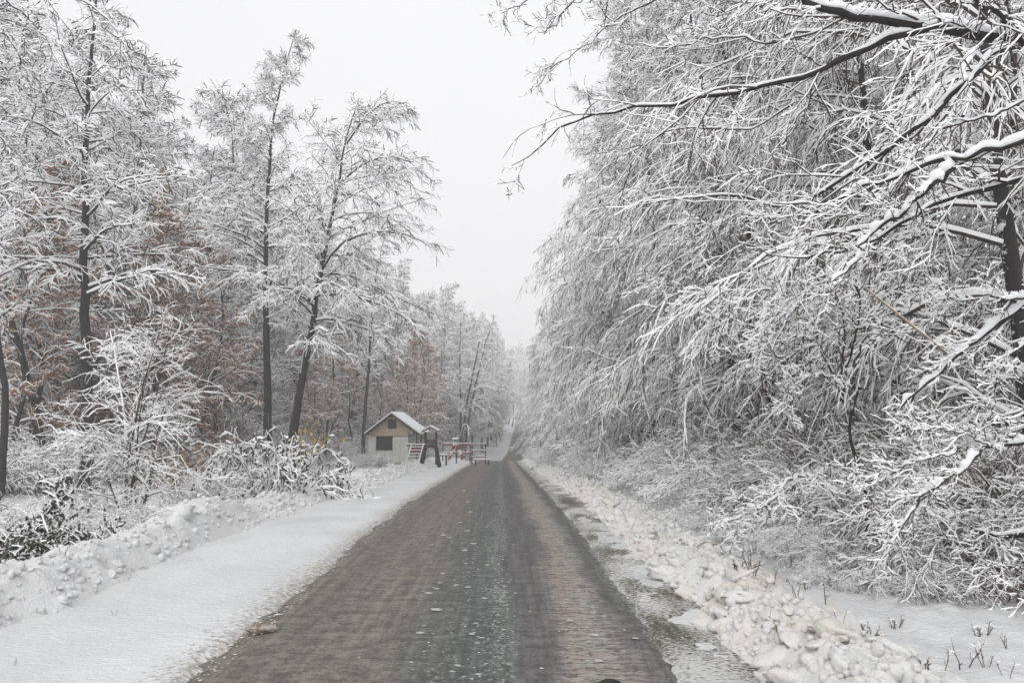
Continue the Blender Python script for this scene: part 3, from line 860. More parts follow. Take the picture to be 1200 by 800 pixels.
for s in range(3):
    rightm.append(tree_meshes('right', dict(seed=80 + s, trunk_pts=lean, r0=.14, r1=.02,
                  n1=46, len1=lambda t: 4.9 * np.clip((1.05 - t) / .6, .3, 1), ang1=60, t0=.04, up1=.16, droop1=.22, wander1=.19, bias=(-.45, -.08, 0), n2=10, n3=12, n4=2,
                  l2=.50, l3=.50, l4=.35, a2=34, a3=28, thick=.0105, droop3=2.0, l3min=.4, white=.86, encase=.22)))
for s in range(2):
    rightm.append(tree_meshes('right', dict(seed=90 + s, trunk_pts=lean, r0=.14, r1=.02,
                  n1=46, len1=lambda t: 4.9 * np.clip((1.05 - t) / .6, .3, 1), ang1=60, t0=.04, up1=.16, droop1=.22, wander1=.17, bias=(-.45, -.08, 0), n2=9, n3=13,
                  l2=.50, l3=.46, a2=36, a3=34, thick=.024, droop3=1.6, l3min=.5, white=.96, encase=.5)))

def bush_meshes(seed, n, h, spread, droop, n2=10, n3=7, thick=.013, leaf=None, nleaf=0, lsz=.06, white=.9, bark=None, r=.014, up=0.8, base_r=.25, n4=0, K=8):
    rg = np.random.default_rng(seed)
    a = rg.random(n) * 6.28
    b0 = np.stack([np.cos(a) * base_r * rg.random(n), np.sin(a) * base_r * rg.random(n), np.full(n, -.1)], 1)
    D = nrm(np.stack([np.cos(a) * spread * rg.random(n), np.sin(a) * spread * rg.random(n), np.full(n, up)], 1))
    L = h * (0.6 + .7 * rg.random(n)); st = L / (K - 1)
    P1 = np.empty((n, K, 3)); p = b0.copy(); P1[:, 0] = p
    for k in range(1, K):
        hv = np.stack([np.cos(a), np.sin(a), np.zeros(n)], 1)
        D = nrm(D + (np.array([0, 0, -1.0]) + hv * .35) * (droop * st * (k / K * 2) * (0.5 + rg.random(n)))[:, None] + .07 * rg.normal(size=D.shape))
        p = p + D * st[:, None]; p[:, 2] = np.maximum(p[:, 2], .03); P1[:, k] = p
    R1 = (r * (0.6 + .8 * rg.random(n)))[:, None] * np.linspace(1, .3, K)[None]
    b2, R2 = spawn(rg, P1, R1, n2, .25, .98, lambda t, pl: np.maximum(pl * .34 * (1.1 - .6 * t), .2), 45, K=5, droop=.5, wander=.14, rs=.6, rmin=.003, tip=.4)
    b3, R3 = spawn(rg, b2, R2, n3, .1, 1.0, lambda t, pl: np.maximum(pl * .42, .13), 45, K=3, droop=1.1, wander=.2, rs=.6, rmin=.002, tip=.5)
    mb = MB(); limb_mesh(mb, P1, R1, rg, 4, 1.0, base=thick * .8)
    stems = mb.mesh('stems', [bark or M_TWIGBARK, M_TWIGSNOW], True); TRI[0] += mb.n * 2
    tw = MB(); limb_mesh(tw, b2, R2, rg, 3, 1.0, base=thick * .7)
    twig_mesh(tw, b3, R3, rg, thick, white, encase=.25)
    last = b3
    if n4:
        b4, R4 = spawn(rg, b3, R3, n4, .15, 1.0, lambda t, pl: np.maximum(pl * .5, .1), 42, K=3, droop=1.4, wander=.22, rs=.6, rmin=.002, tip=.5)
        twig_mesh(tw, b4, R4, rg, thick * .8, white, encase=.25); last = b4
    mats = [bark or M_TWIGBARK, M_TWIGSNOW]
    if leaf is not None: mats.append(leaf); leaves_mb(tw, on_paths(last, rg, nleaf), rg, lsz, 2)
    TRI[0] += sum(len(f) for f in tw.f) * 2
    return dict(stems=stems, twigs=tw.mesh('twigs', mats))

def make_bush(label, res, loc, group=None, rz=0, sc=1.0, name='bush', cat='bush'):
    t = thing(name, label, cat, loc, rz, sc, group)
    link('stems', res['stems'], t, kind='stuff'); link('twigs', res['twigs'], t, kind='stuff')
    return t

bushes = [bush_meshes(500 + i, 26, (2.2, 1.9, 2.6)[i], .7, (.9, 1.2, .8)[i], n2=10, n3=7, n4=2, thick=.007) for i in range(3)]
tanbush = bush_meshes(510, 34, 1.7, 1.2, .8, n2=9, n3=6, thick=.009, bark=M_REDBARK, white=.5)

thicket = bush_meshes(511, 40, 2.4, .9, .6, n2=10, n3=7, thick=.008, bark=M_DEADGRASS, white=.3)
GZ = lambda x, y: float(ground_z(np.array([x]), np.array([y]))[0])

# -- left wood --
edge_x = lambda d: np.interp(d, [24, 36, 45, 60, 80, 110, 150, 200], [-22, -21, -20.5, -20.5, -16.5, -11.5, -8, -5.5])
first = {}
def put_forest(pool, key, name, label, group, x, y, sc, rz):
    i = rnd.randrange(len(pool))
    z = GZ(x, y) - .1
    if (key, i) not in first:
        first[(key, i)] = make_tree(name, label, pool[i], (x, y, z), group, rz, sc)
    else:
        copy_thing(first[(key, i)], (x, y, z), rz, sc, label, group)
d = 25.0
while d < 215:
    for row in range(5):
        x = float(edge_x(d)) - row * 4.6 + rnd.uniform(-1.4, 1.4) - (2 if d < 40 else 0)
        y = d + rnd.uniform(-2, 2) + row * 1.2
        if x / y < -.78: continue
        s = rnd.uniform(1.0, 1.24) * (1.0 if d < 90 else 1.08)
        if row == 0: lab, grp = 'snow-laden bare tree in the front row of the wood beyond the clearing', 'front-row trees of the wood beyond the clearing'
        else: lab, grp = 'snow-laden bare tree deep in the wood beyond the clearing', 'trees deep in the wood beyond the clearing'
        put_forest(forest, 'L', 'forest_tree', lab, grp, x, y, s, rnd.uniform(0, 6.28))
    d += 3.9 if d < 100 else 6
for px, dd, s in [(48, 33, 1.1), (22, 30, .9), (190, 40, 1.05), (150, 42, 1.2), (232, 41, 1.0), (262, 44, .75), (484, 76, 1.0), (497, 82, .95), (468, 76, .75), (380, 56, .8), (40, 38, .95), (70, 44, .9), (175, 48, 1.0), (215, 44, .85), (245, 50, .8), (180, 40, .6), (260, 47, .6), (285, 58, .8), (410, 70, .75),
                  (470, 82, .85), (487, 88, 1.0), (492, 96, 1.0), (500, 100, .8), (588, 165, .9), (582, 150, .8), (440, 74, .6), (380, 60, .55), (335, 56, .6), (110, 42, .8), (15, 36, .8)]:
    p = P(px, 520, dd)
    where = ('at the picture edge behind the evergreen bush' if px < 60 else 'behind the fan-shaped sapling' if px < 180 else 'behind the ochre bush' if px < 270
             else 'behind the two tall dark trunks' if px < 400 else 'right behind the small wooden house' if px < 510 else 'on the far bank where the road vanishes')
    put_forest(beech, 'B', 'beech_tree', 'rust-leaved beech among the white trees ' + where, 'brown-leaved beeches in the wood', p[0], dd, s, rnd.uniform(0, 6.28))

for px, dd, s in [(596, 178, 1.0), (588, 160, 1.15), (578, 145, 1.1), (566, 135, 1.1), (555, 128, 1.05), (600, 205, 1.1), (592, 195, 1.1), (582, 180, 1.1), (548, 140, 1.1), (530, 125, 1.0), (604, 232, 1.1), (524, 118, .95)]:
    p = P(px, 500, dd)
    put_forest(forest, 'L', 'forest_tree', 'pale tree of the hazy stand on the bank beyond the playground', 'pale trees on the far bank', min(p[0], float(cx(dd)) - 6.0), dd, s * 1.06, rnd.uniform(0, 6.28))
# -- the closing trees at the end of the road --
for px, dd, s in [(590, 235, 1.0), (600, 262, 1.0), (612, 275, 1.1), (625, 262, 1.0), (608, 300, 1.1), (596, 300, 1.1), (575, 240, 1.0), (640, 270, 1), (585, 300, 1.1), (620, 310, 1.1)]:
    p = P(px, 500, dd)
    put_forest(forest, 'L', 'forest_tree', 'hazy tree closing the view where the road vanishes', 'hazy trees at the end of the road', p[0], dd, s * 1.3, rnd.uniform(0, 6.28))

# -- right wood --
d = 12.5
k = 0
while d < 215:
    for row in range(3):
        u = np.interp(d, [10, 30, 60, 100, 200], [7.9, 7.9, 8.0, 7.0, 6.0]) + row * 3.6 + rnd.uniform(-.6, .6) + (3.2 if d > 108 else 0) + (1.4 if (d > 45 and d < 95) else 0)
        y = d + rnd.uniform(-1.2, 1.2)
        x = float(cx(y) + u)
        if x / y > .86: continue
        s = rnd.uniform(.86, 1.12)
        z = GZ(x, y) - .1
        i = (k + row) % 3 if d < 42 else 3 + (k + row) % 2
        lab = ('snow-laden leaning tree in the front row beside the ridge of cream snow lumps' if row == 0 else 'snow-laden leaning tree deeper in the wood behind the cream ridge')
        grp = 'front-row trees behind the cream ridge' if row == 0 else 'trees deeper behind the cream ridge'
        rz = rnd.uniform(-.6, .6) if row == 0 else rnd.uniform(-1.5, 1.5)
        if ('R', i) not in first: first[('R', i)] = make_tree('leaning_tree', lab, rightm[i], (x, y, z), grp, rz, s)
        else: copy_thing(first[('R', i)], (x, y, z), rz, s, lab, grp)
    k += 1
    d += 3.4 if d < 60 else (4.2 if d < 110 else 6.5)

# -- bushes along both sides --
def put_bush(i, x, y, s, lab, grp):
    z = GZ(x, y) - .03
    if ('b', i) not in first: first[('b', i)] = make_bush(lab, bushes[i], (x, y, z), grp, rnd.uniform(0, 6.28), s)
    else: copy_thing(first[('b', i)], (x, y, z), rnd.uniform(0, 6.28), s, lab, grp)
d = 10.5
while d < 110:
    for row in range(2):
        u = 5.9 + row * 1.4 + rnd.uniform(-.5, .6) + (1.1 if d < 14 else 0) - (.8 if d > 26 else 0)
        y = d + rnd.uniform(-.5, .5)
        put_bush(rnd.randrange(3), float(cx(y) + u), y, rnd.uniform(.7, 1.15), 'snow-covered tangled bush at the foot of the wood behind the cream ridge', 'bushes behind the cream ridge')
    d += 1.3 + d * .03
for i in range(46):
    y = 9.0 + 20 * (i / 46) ** 1.2 + rnd.uniform(-.3, .3)
    u = 4.0 + rnd.random() * 1.6 + (.5 if y < 11 else 0)
    put_bush(rnd.randrange(3), float(cx(y) + u), y, rnd.uniform(.14, .36), 'knee-high snowed-in twig clump in the smooth snow before the thicket', 'twig clumps before the thicket')
tk = None
for i in range(20):
    y = 10.8 + i * .95
    x = float(cx(y) + 7.3 + rnd.uniform(-.5, .9) + (.6 if y < 14 else 0))
    lab = 'bare dark brown undergrowth bush in the shade under the roadside trees'
    if tk is None: tk = make_bush(lab, thicket, (x, y, GZ(x, y) - .03), 'brown undergrowth behind the cream ridge', 0, 1.0)
    else: copy_thing(tk, (x, y, GZ(x, y) - .03), rnd.uniform(0, 6.28), rnd.uniform(.7, 1.1), lab, 'brown undergrowth behind the cream ridge')
d = 12.5
while d < 46:
    for row in range(3):
        u = -(6.7 + row * 2.2 + rnd.uniform(-.4, .6))
        y = d + rnd.uniform(-.5, .5)
        x = float(cx(y) + u)
        px = 600 + 900 * x / y
        if 185 < px < 245 and row > 0: continue
        if px > 350 and row < 1: continue
        put_bush(rnd.randrange(3), x, y, rnd.uniform(.45, .8) * (1 - .15 * row), 'low snow-covered bush between the white ridge and the wood beyond the clearing', 'low bushes behind the white ridge')
    d += 2.0 + d * .03
d = 27.0
while d < 120:
    for row in range(2):
        x = float(edge_x(d)) + 3.2 - row * 2.6 + rnd.uniform(-1, 1)
        px = 600 + 900 * x / d
        if px < -30 or (185 < px < 262 and d < 34): continue
        put_bush(rnd.randrange(3), x, d + rnd.uniform(-.8, .8), rnd.uniform(1.1, 2.0), 'tall snowy thicket shrub at the foot of the wood beyond the clearing', 'thicket shrubs at the foot of the wood')
    d += 2.3 + d * .02
for px, dd, s in [(420, 62, .6), (360, 46, .8), (440, 50, .55), (432, 51, .5), (300, 38, .8), (270, 42, .8)]:
    p = P(px, 540, dd)
    put_bush(rnd.randrange(3), p[0], dd, s, 'thin arching snowy bush in the field before the small wooden house', 'arching bushes before the small house')
p = P(1090, 650, 9.6); t1 = make_bush('reddish-brown twiggy bush under the overhanging snowy bough', tanbush, (p[0], 9.6, GZ(p[0], 9.6) - .03), sc=.62)
p = P(1180, 640, 9.2); copy_thing(t1, (p[0], 9.2, GZ(p[0], 9.2) - .03), 2, .66, 'brown twiggy bush at the picture edge below the snow-capped fallen log')

# unique left bushes
evergreen = bush_meshes(520, 36, 1.75, 1.5, .9, n2=10, n3=7, thick=.013, leaf=M_GREENLEAF, nleaf=15000, lsz=.075, base_r=.6)
p = P(62, 640, 11.6); make_bush('dense dark green leafy bush capped with snow, largest beside the white ridge', evergreen, (p[0], 11.6, GZ(p[0], 11.6)), name='evergreen_bush', sc=.8)
bramble = bush_meshes(521, 40, 2.3, 1.2, 1.0, n2=10, n3=7, thick=.016, leaf=M_GREENLEAF, nleaf=3200, lsz=.07, base_r=.6)
p = P(322, 575, 21.5); b_ = make_bush('white arching bramble mound with hanging snowy sprays before the leaning dark trunk', bramble, (p[0], 21.5, GZ(p[0], 21.5)), name='bramble_bush', sc=(1.0, 1.0, 1.6))
yl = MB(); leaves_mb(yl, np.random.default_rng(3).normal(size=(60, 3)) * np.array([.28, .2, .2]) + np.array([.9, 0, 1.2]), np.random.default_rng(4), .11, 0)
link('yellow_leaves', yl.mesh('yellow_leaves', [M_YELLOWLEAF]), b_, kind='stuff')
ochre = bush_meshes(522, 60, 3.6, .9, .95, n2=12, n3=6, thick=.009, leaf=M_OCHRELEAF, nleaf=12000, lsz=.12, white=.3, bark=M_REDBARK, base_r=.5)
p = P(238, 540, 33); make_bush('rounded ochre-brown drooping bush at the edge of the snowy clearing', ochre, (p[0], 33, GZ(p[0], 33)), name='ochre_bush', sc=1.0)
p = P(165, 520, 36); z = GZ(p[0], 36)
sap = bush_meshes(523, 8, 4.9, .75, .12, n2=13, n3=9, thick=.007, white=.95, r=.035, up=1.3, base_r=.15, n4=2, K=9)
p = P(155, 560, 17.5); make_bush('tall fan-shaped snowy sapling of long straight stems beside the dark tree', sap, (p[0], 17.5, GZ(p[0], 17.5)), name='sapling', cat='sapling')
p = P(590, 560, 30)

# -- the trees one can tell apart on the left --
def traced(pxs, d0, d1=None):
    d1 = d1 or d0
    n = len(pxs)
    return [P(a, b, d0 + (d1 - d0) * i / (n - 1)) for i, (a, b) in enumerate(pxs)]

def hero(name, label, pxs, d, r0, spec, rz=0, base=None):
    pts = traced(pxs, d)
    b = pts[0].copy(); b[2] = GZ(b[0], b[1]) - .3
    pts[0] = b.copy() if pts[0][2] > b[2] else pts[0]
    loc = np.array([pts[0][0], pts[0][1], GZ(pts[0][0], pts[0][1])])
    sp = dict(spec); sp['trunk_pts'] = [q - loc for q in pts]; sp['r0'] = r0; sp['r1'] = .02
    if 'extra' in sp:
        ps, rs = [], []
        for (pl, ra) in sp['extra']:
            q = resample([a - loc for a in traced(pl, d)], 8)
            ps.append(q); rs.append(ra * np.linspace(1, .4, 8))
        sp['extra'] = (np.array(ps), np.array(rs))
    return make_tree(name, label, tree_meshes(name, sp, hero=True), loc)
base_spec = dict(n1=42, len1=crown_len(4.2), ang1=68, t0=.34, up1=.18, droop1=.14, n2=10, n3=11, l2=.42, l3=.5, thick=.018, droop3=1.0, l3min=.4, white=.96, n4=0)
hero('dark_tree', 'tall dark straight trunk with one bare arching side branch, beside the fan-shaped sapling',
     [(100, 575), (103, 470), (99, 360), (100, 230), (103, 120), (110, 20), (118, -80)], 27, .24,
     dict(base_spec, seed=901, n1=40, len1=crown_len(4.6), ang1=72, extra=[([(107, 440), (118, 415), (135, 404), (164, 401)], .075)]))
hero('dark_tree', 'tall straight dark-trunked tree left of the leaning one, its pointed crown highest against the sky',
     [(316, 560), (314, 470), (311, 360), (313, 250), (318, 160), (330, 95), (347, 35)], 39, .24,
     dict(base_spec, seed=902, t0=.38, n1=52, len1=lambda t: 4.6 * np.clip((1.04 - t) / .6, .12, 1), up1=.1, ang1=66))
hero('dark_tree', 'leaning dark-trunked tree spreading an open flat crown towards the road',
     [(336, 560), (345, 490), (362, 405), (377, 310), (392, 240), (403, 175), (420, 118)], 36, .25,
     dict(base_spec, seed=903, t0=.32, n1=48, bias=(.18, 0, 0), len1=lambda t: 4.6 * np.clip((1.4 - t) / .7, .5, 1), droop1=.16, ang1=66, up1=.16,
          extra=[([(376, 318), (400, 285), (440, 272), (480, 276), (512, 294)], .06), ([(398, 215), (430, 190), (470, 185), (507, 212)], .05),
                 ([(405, 170), (435, 130), (465, 118), (487, 132)], .05), ([(380, 305), (365, 270), (362, 235)], .05)]))
hero('dark_tree', 'slim dark tree at the very picture edge behind the evergreen bush',
     [(-6, 620), (2, 560), (6, 470), (-4, 380), (-8, 250), (-20, 100), (-30, -40)], 24, .13,
     dict(base_spec, seed=904, n1=30, len1=crown_len(3.6), n3=9))
hero('dark_tree', 'forked leaning dark trunk deep behind the fan-shaped sapling near the picture edge',
     [(62, 540), (42, 480), (20, 400), (8, 340), (-10, 200), (-20, 60)], 31, .2, dict(base_spec, seed=905, n1=26, n3=7))
hero('dark_tree', 'thin dark tree standing behind the small wooden house', [(425, 520), (428, 480), (434, 400), (440, 330), (452, 270)], 68, .2,
     dict(base_spec, seed=906, n1=24, n3=7, thick=.022, t0=.35))
hero('dark_tree', 'slim upright tree of the hazy group behind the playground', [(539, 535), (540, 480), (539, 420), (540, 385), (541, 356)], 112, .24,
     dict(base_spec, seed=907, n1=30, n3=7, thick=.028, t0=.22, len1=crown_len(3.6)))
hero('dark_tree', 'slanting double-stemmed tree of the hazy group behind the playground', [(543, 535), (549, 490), (560, 440), (568, 405), (580, 370)], 108, .24,
     dict(base_spec, seed=908, n1=30, n3=7, thick=.028, t0=.3, len1=crown_len(4.2), extra=[([(541, 530), (546, 480), (556, 430), (562, 400)], .2)]))

# -- overhanging trees near the camera: limbs traced in the photograph, each at its own distance --
def overhang(name, label, base_xy, trunk_h, limbs, seed, trunk_r=.16, **kw):
    x, y = base_xy; gz = GZ(x, y); loc = np.array([x, y, gz])
    rg = np.random.default_rng(seed)
    t = thing(name, label, 'tree', loc)
    tp = resample([(0, 0, -.3), (.05, .02, trunk_h * .4), (-.1, .1, trunk_h * .75), (0, 0, trunk_h)], 16)[None]
    tR = np.linspace(trunk_r, trunk_r * .4, 16)[None]
    mb = MB(); tube(mb, tp, tR, tR, 10, 0, trunk=True); link('trunk', mb.mesh('trunk', [M_TRUNK], True), t)
    pp, rr = [], []
    K = 22
    for pxs, d0, d1, r0, r1, sn in limbs:
        q = resample(traced(pxs, d0, d1), K)
        q[1:-1] += rg.normal(size=(K - 2, 3)) * (.008 + r0 * .22)
        q = q - loc
        R = np.linspace(r0, r1, K) * (.88 + .26 * rg.random(K))
        mb = MB(); Pq = q[None]; Rq = R[None]
        tube(mb, Pq, Rq, Rq, 7, 0, phase=20)
        if sn > 0:
            # finely lumped snow lying on the limb
            Kf = K * 8
            qf = resample(q, Kf)[None]; Rf = np.interp(np.linspace(0, 1, Kf), np.linspace(0, 1, K), R)[None]
            h = np.clip((horiz(qf) - .3) / .4, 0, 1)
            ln = 0.4 + 0.95 * np.clip(0.5 + 0.9 * fbm(np.linspace(0, Kf / 6, Kf), np.zeros(Kf) + seed, int(r0 * 1e4)), 0, 1.3)[None] * (.85 + .3 * rg.random((1, Kf)))
            gap = sm(fbm(np.linspace(0, Kf / 22, Kf) + 7.3, np.zeros(Kf) + seed, int(r0 * 1e4) + 3, 2), -.6, -.3)[None]
            hh = (np.clip(Rf * 1.1, .006, .05) + .008) * h * sn * ln * gap
            tube(mb, qf, np.where(hh > .002, Rf * .9 + hh * .25, Rf * .3), Rf * .3 + hh * .62, 8, 1, phase=0, off=Rf * .55 + hh * .5)
        link('branch', mb.mesh('branch', [M_TRUNK if r0 > .02 else (M_REDBARK if sn < .5 else M_TWIGBARK), M_SNOW], True), t)
        pp.append(q); rr.append(R)
    pp, rr = np.array(pp), np.array(rr)
    b2, R2 = spawn(rg, pp, rr, kw.get('n2', 10), .1, .99, lambda t_, pl: np.maximum(pl * .26 * (1.15 - .6 * t_), .3), 42, K=6, droop=.14, wander=.17, rs=.5, rmin=.003, rmax=.014, tip=.35, flat=.9)
    b3, R3 = spawn(rg, b2, R2, kw.get('n3', 6), .12, 1.0, lambda t_, pl: np.maximum(pl * .42, .15), 44, K=5, droop=.3, wander=.2, rs=.62, rmin=.0022, rmax=.006, tip=.5)
    tw = MB()
    limb_mesh(tw, b2, R2, rg, 4, 1.0, base=.005)
    th = kw.get('thick', .0045)
    twig_mesh(tw, b3, R3, rg, th, .8)
    b4, R4 = spawn(rg, b3, R3, kw.get('n4', 3), .2, 1.0, lambda t_, pl: np.maximum(pl * .45, .08), 44, K=3, droop=.5, wander=.2, rs=.7, rmin=.0018, tip=.6)
    twig_mesh(tw, b4, R4, rg, th * .9, .75)
    TRI[0] += sum(len(f) for f in tw.f) * 2
    link('twigs', tw.mesh('twigs', [M_TWIGBARK, M_TWIGSNOW]), t, kind='stuff')
    return t

overhang('overhanging_tree', 'nearest tree, its thick snow-topped limbs reaching out over the road from the upper corner', (6.4, 6.6), 7.5, [
    ([(1330, 60), (1215, 42), (1140, 36), (1060, 28), (990, 16), (940, -2), (870, -30)], 6.2, 6.8, .052, .028, 1.25),
    ([(1100, 30), (1060, 38), (1010, 60), (960, 84), (900, 102), (840, 113), (760, 124), (700, 133), (672, 142), (640, 168), (600, 194)], 6.38, 7.6, .032, .004, .8),
    ([(1330, -10), (1250, 20), (1200, 48), (1150, 78), (1095, 132), (1040, 176), (990, 206), (930, 240), (860, 231), (800, 233), (730, 243)], 6.6, 7.8, .036, .004, .9),
    ([(1330, 130), (1210, 162), (1150, 180), (1098, 190), (1050, 205), (1000, 226), (960, 240), (905, 238)], 6.0, 7.2, .034, .005, 1.6),
    ([(1330, 180), (1200, 206), (1140, 226), (1080, 247), (1030, 278), (985, 295), (945, 303), (905, 296), (865, 284)], 6.3, 7.3, .032, .004, .8),
    ([(1118, 196), (1085, 222), (1052, 255), (1020, 275), (1000, 310), (975, 330)], 6.2, 6.6, .024, .006, 2.0),
    ([(1200, 118), (1160, 136), (1115, 146), (1085, 170), (1060, 205), (1040, 235)], 6.4, 6.7, .012, .005, 1.2),
    ([(1110, -40), (1140, -5), (1175, 20), (1205, 50)], 6.0, 6.3, .026, .018, .6),
    ([(1010, 10), (960, 36), (905, 50), (850, 42), (800, 55), (740, 52)], 6.7, 8, .011, .004, .9),
    ([(965, 90), (940, 130), (915, 175), (880, 215), (845, 260), (820, 300)], 6.9, 7.9, .009, .003, 1.0),
    ([(930, 122), (880, 150), (830, 150), (790, 152), (770, 160), (720, 190), (690, 215)], 7.5, 8.6, .009, .003, .9),
    ([(1100, 244), (1060, 258), (1000, 252), (960, 254), (925, 252), (900, 262)], 6.8, 7.2, .011, .004, .8),
    ([(1120, 278), (1080, 276), (1030, 288), (1000, 305)], 7.2, 7.4, .010, .005, 1.0),
    ([(820, -40), (770, 0), (720, 25), (690, 50), (650, 80), (625, 105)], 8.5, 9.5, .010, .004, .7),
    ([(760, -60), (700, -25), (672, 0), (655, 25), (642, 34)], 7.6, 8.2, .012, .006, 2.0),
    ([(720, -50), (650, -20), (610, 5), (588, 16)], 7.8, 8.4, .010, .004, 1.6),
    ([(905, 260), (880, 240), (800, 300), (760, 330)], 7.6, 8.4, .008, .003, .9),
], 77, n2=9, n3=6)
overhang('overhanging_tree', 'low near tree whose bent boughs carry the thickest snow beside the picture edge', (7.2, 7.9), 4.6, [
    ([(1330, 300), (1260, 325), (1205, 356), (1165, 385), (1125, 415), (1090, 445), (1055, 478)], 7.2, 7.8, .034, .010, 2.0),
    ([(1210, 350), (1170, 348), (1150, 345), (1120, 352), (1080, 318)], 7.2, 7.6, .014, .005, 2.2),
    ([(1330, 500), (1215, 514), (1160, 523), (1110, 522), (1070, 517)], 7.4, 7.9, .030, .010, 2.2),
    ([(1160, 523), (1125, 506), (1085, 502), (1060, 500)], 7.45, 7.7, .009, .004, .5),
    ([(1150, 526), (1120, 555), (1085, 578), (1060, 610), (1045, 640)], 7.45, 7.7, .018, .006, 2.2),
    ([(1120, 530), (1075, 540), (1040, 555), (1010, 565)], 7.5, 8.0, .009, .004, 1.6),
    ([(1210, 395), (1180, 420), (1165, 460), (1160, 500)], 7.3, 7.6, .010, .004, 2.0),
], 78, trunk_r=.13, n2=12, n3=7, n4=3, thick=.006)
overhang('overhanging_tree', 'near tree beyond the white ridge, only its drooping snow-heavy sprays in view', (-8.9, 12), 9.6, [
    ([(-90, -60), (-20, -20), (25, 15), (55, 45), (72, 80)], 12, 12, .022, .006, 1.8),
    ([(-90, -10), (-30, 20), (10, 45), (30, 80), (38, 120)], 12, 12.2, .020, .005, 1.8),
    ([(-60, -80), (10, -40), (70, -10), (115, 12), (140, 38)], 12, 11.8, .018, .005, 1.6),
    ([(-90, 110), (-40, 130), (0, 160), (22, 205)], 12, 12.2, .016, .005, 1.6),
], 81, n2=12, n3=7, thick=.008)
overhang('bowed_tree', 'slender tree bowed to the ground by snow, its sprays hanging in a white curtain', (4.9, 10.9), 2.4, [
    ([(985, 470), (1000, 400), (1010, 350), (990, 330), (955, 335), (925, 370), (905, 410)], 10.6, 10.0, .022, .006, 1.6),
    ([(985, 450), (990, 380), (975, 345), (940, 350), (905, 375), (885, 430)], 10.7, 10.4, .018, .005, 1.6),
    ([(1000, 430), (1030, 360), (1060, 335), (1095, 350), (1120, 400)], 10.7, 10.4, .018, .005, 1.4),
    ([(985, 460), (960, 400), (950, 360), (915, 340), (870, 350), (840, 400)], 10.9, 11.2, .018, .005, 1.4),
    ([(960, 560), (930, 560), (900, 590), (850, 612)], 10.4, 9.8, .014, .005, 1.6),
    ([(985, 450), (960, 440), (930, 452), (915, 480)], 10.5, 10.1, .014, .005, 1.6),
], 79, trunk_r=.04, n2=18, n3=10, n4=3, thick=.006)
mb = MB(); q = resample(traced([(1112, 416), (1062, 376), (1015, 338)], 8.2, 8.8), 10)
loc = q[0].copy(); R = np.linspace(.016, .010, 10)[None]
tube(mb, (q - loc)[None], R, R, 7, 0, phase=20)
tube(mb, (q - loc)[None], R * .6, R * .5, 5, 1, off=R * .7)
thing('broken_stick', 'bare tan broken stick hung slantwise among the white twigs', 'stick', loc, me=mb.mesh('broken_stick', [M_TANBARK, M_SNOW], True))
mb = MB(); q = resample(traced([(1240, 634), (1200, 625), (1170, 628), (1140, 620)], 9.0, 9.2), 12); loc = q[0].copy(); R = (np.linspace(.055, .03, 12) * (.85 + .3 * np.random.default_rng(5).random(12)))[None]; R[0, -1] = .006
tube(mb, (q - loc)[None], R, R, 8, 0, phase=20); tube(mb, (q - loc)[None], R * 1.0, R * .8, 8, 1, off=R * .75)
thing('fallen_log', 'snow-capped fallen log above the brown bush at the picture edge', 'log', loc, me=mb.mesh('fallen_log', [M_TRUNK, M_SNOW], True))
mb = MB(); q = resample(traced([(664, 525), (678, 521), (694, 522), (716, 518)], 46, 48), 8); loc = q[0].copy(); R = np.linspace(.02, .07, 8)[None]
tube(mb, (q - loc)[None], R, R, 6, 0, phase=20); tube(mb, (q - loc)[None], R * 1.1, R, 6, 1, off=R * .8)
thing('fallen_log', 'distant pale snow-covered bough lodged level in the roadside bushes', 'log', loc, me=mb.mesh('fallen_log', [M_TRUNK, M_SNOW], True))

# -- dead weeds standing in the snow --
def weed_mesh(seed, h, dense):
    rg = np.random.default_rng(seed)
    n = dense
    a = rg.random(n) * 6.28
    D = nrm(np.stack([np.cos(a) * .3, np.sin(a) * .3, np.ones(n)], 1)); K = 5
    L = h * (.5 + .6 * rg.random(n)); P1 = np.empty((n, K, 3)); p = np.stack([np.cos(a) * .04, np.sin(a) * .04, np.full(n, -.03)], 1); P1[:, 0] = p
    for k in range(1, K):
        D = nrm(D + rg.normal(size=D.shape) * .14); p = p + D * (L / (K - 1))[:, None]; P1[:, k] = p
    R1 = np.full((n, K), .004) * np.linspace(1.2, .5, K)
    mb = MB(); tube(mb, P1, R1, R1, 4, 0)
    b2, R2 = spawn(rg, P1, R1, 5, .35, 1, lambda t, pl: pl * .25, 40, K=3, wander=.2, rs=.7, rmin=.002)
    tube(mb, b2, R2, R2, 3, 0)
    leaves_mb(mb, on_paths(b2, rg, 3 * n), rg, .018, 0)
    twig_mesh(mb, b2[::3], R2[::3], rg, .004, .8)
    return mb.mesh('weed', [M_DEADGRASS, M_SNOW])
weeds = [weed_mesh(700 + i, (.32, .22, .16, .26)[i], (1, 3, 6, 2)[i]) for i in range(4)]
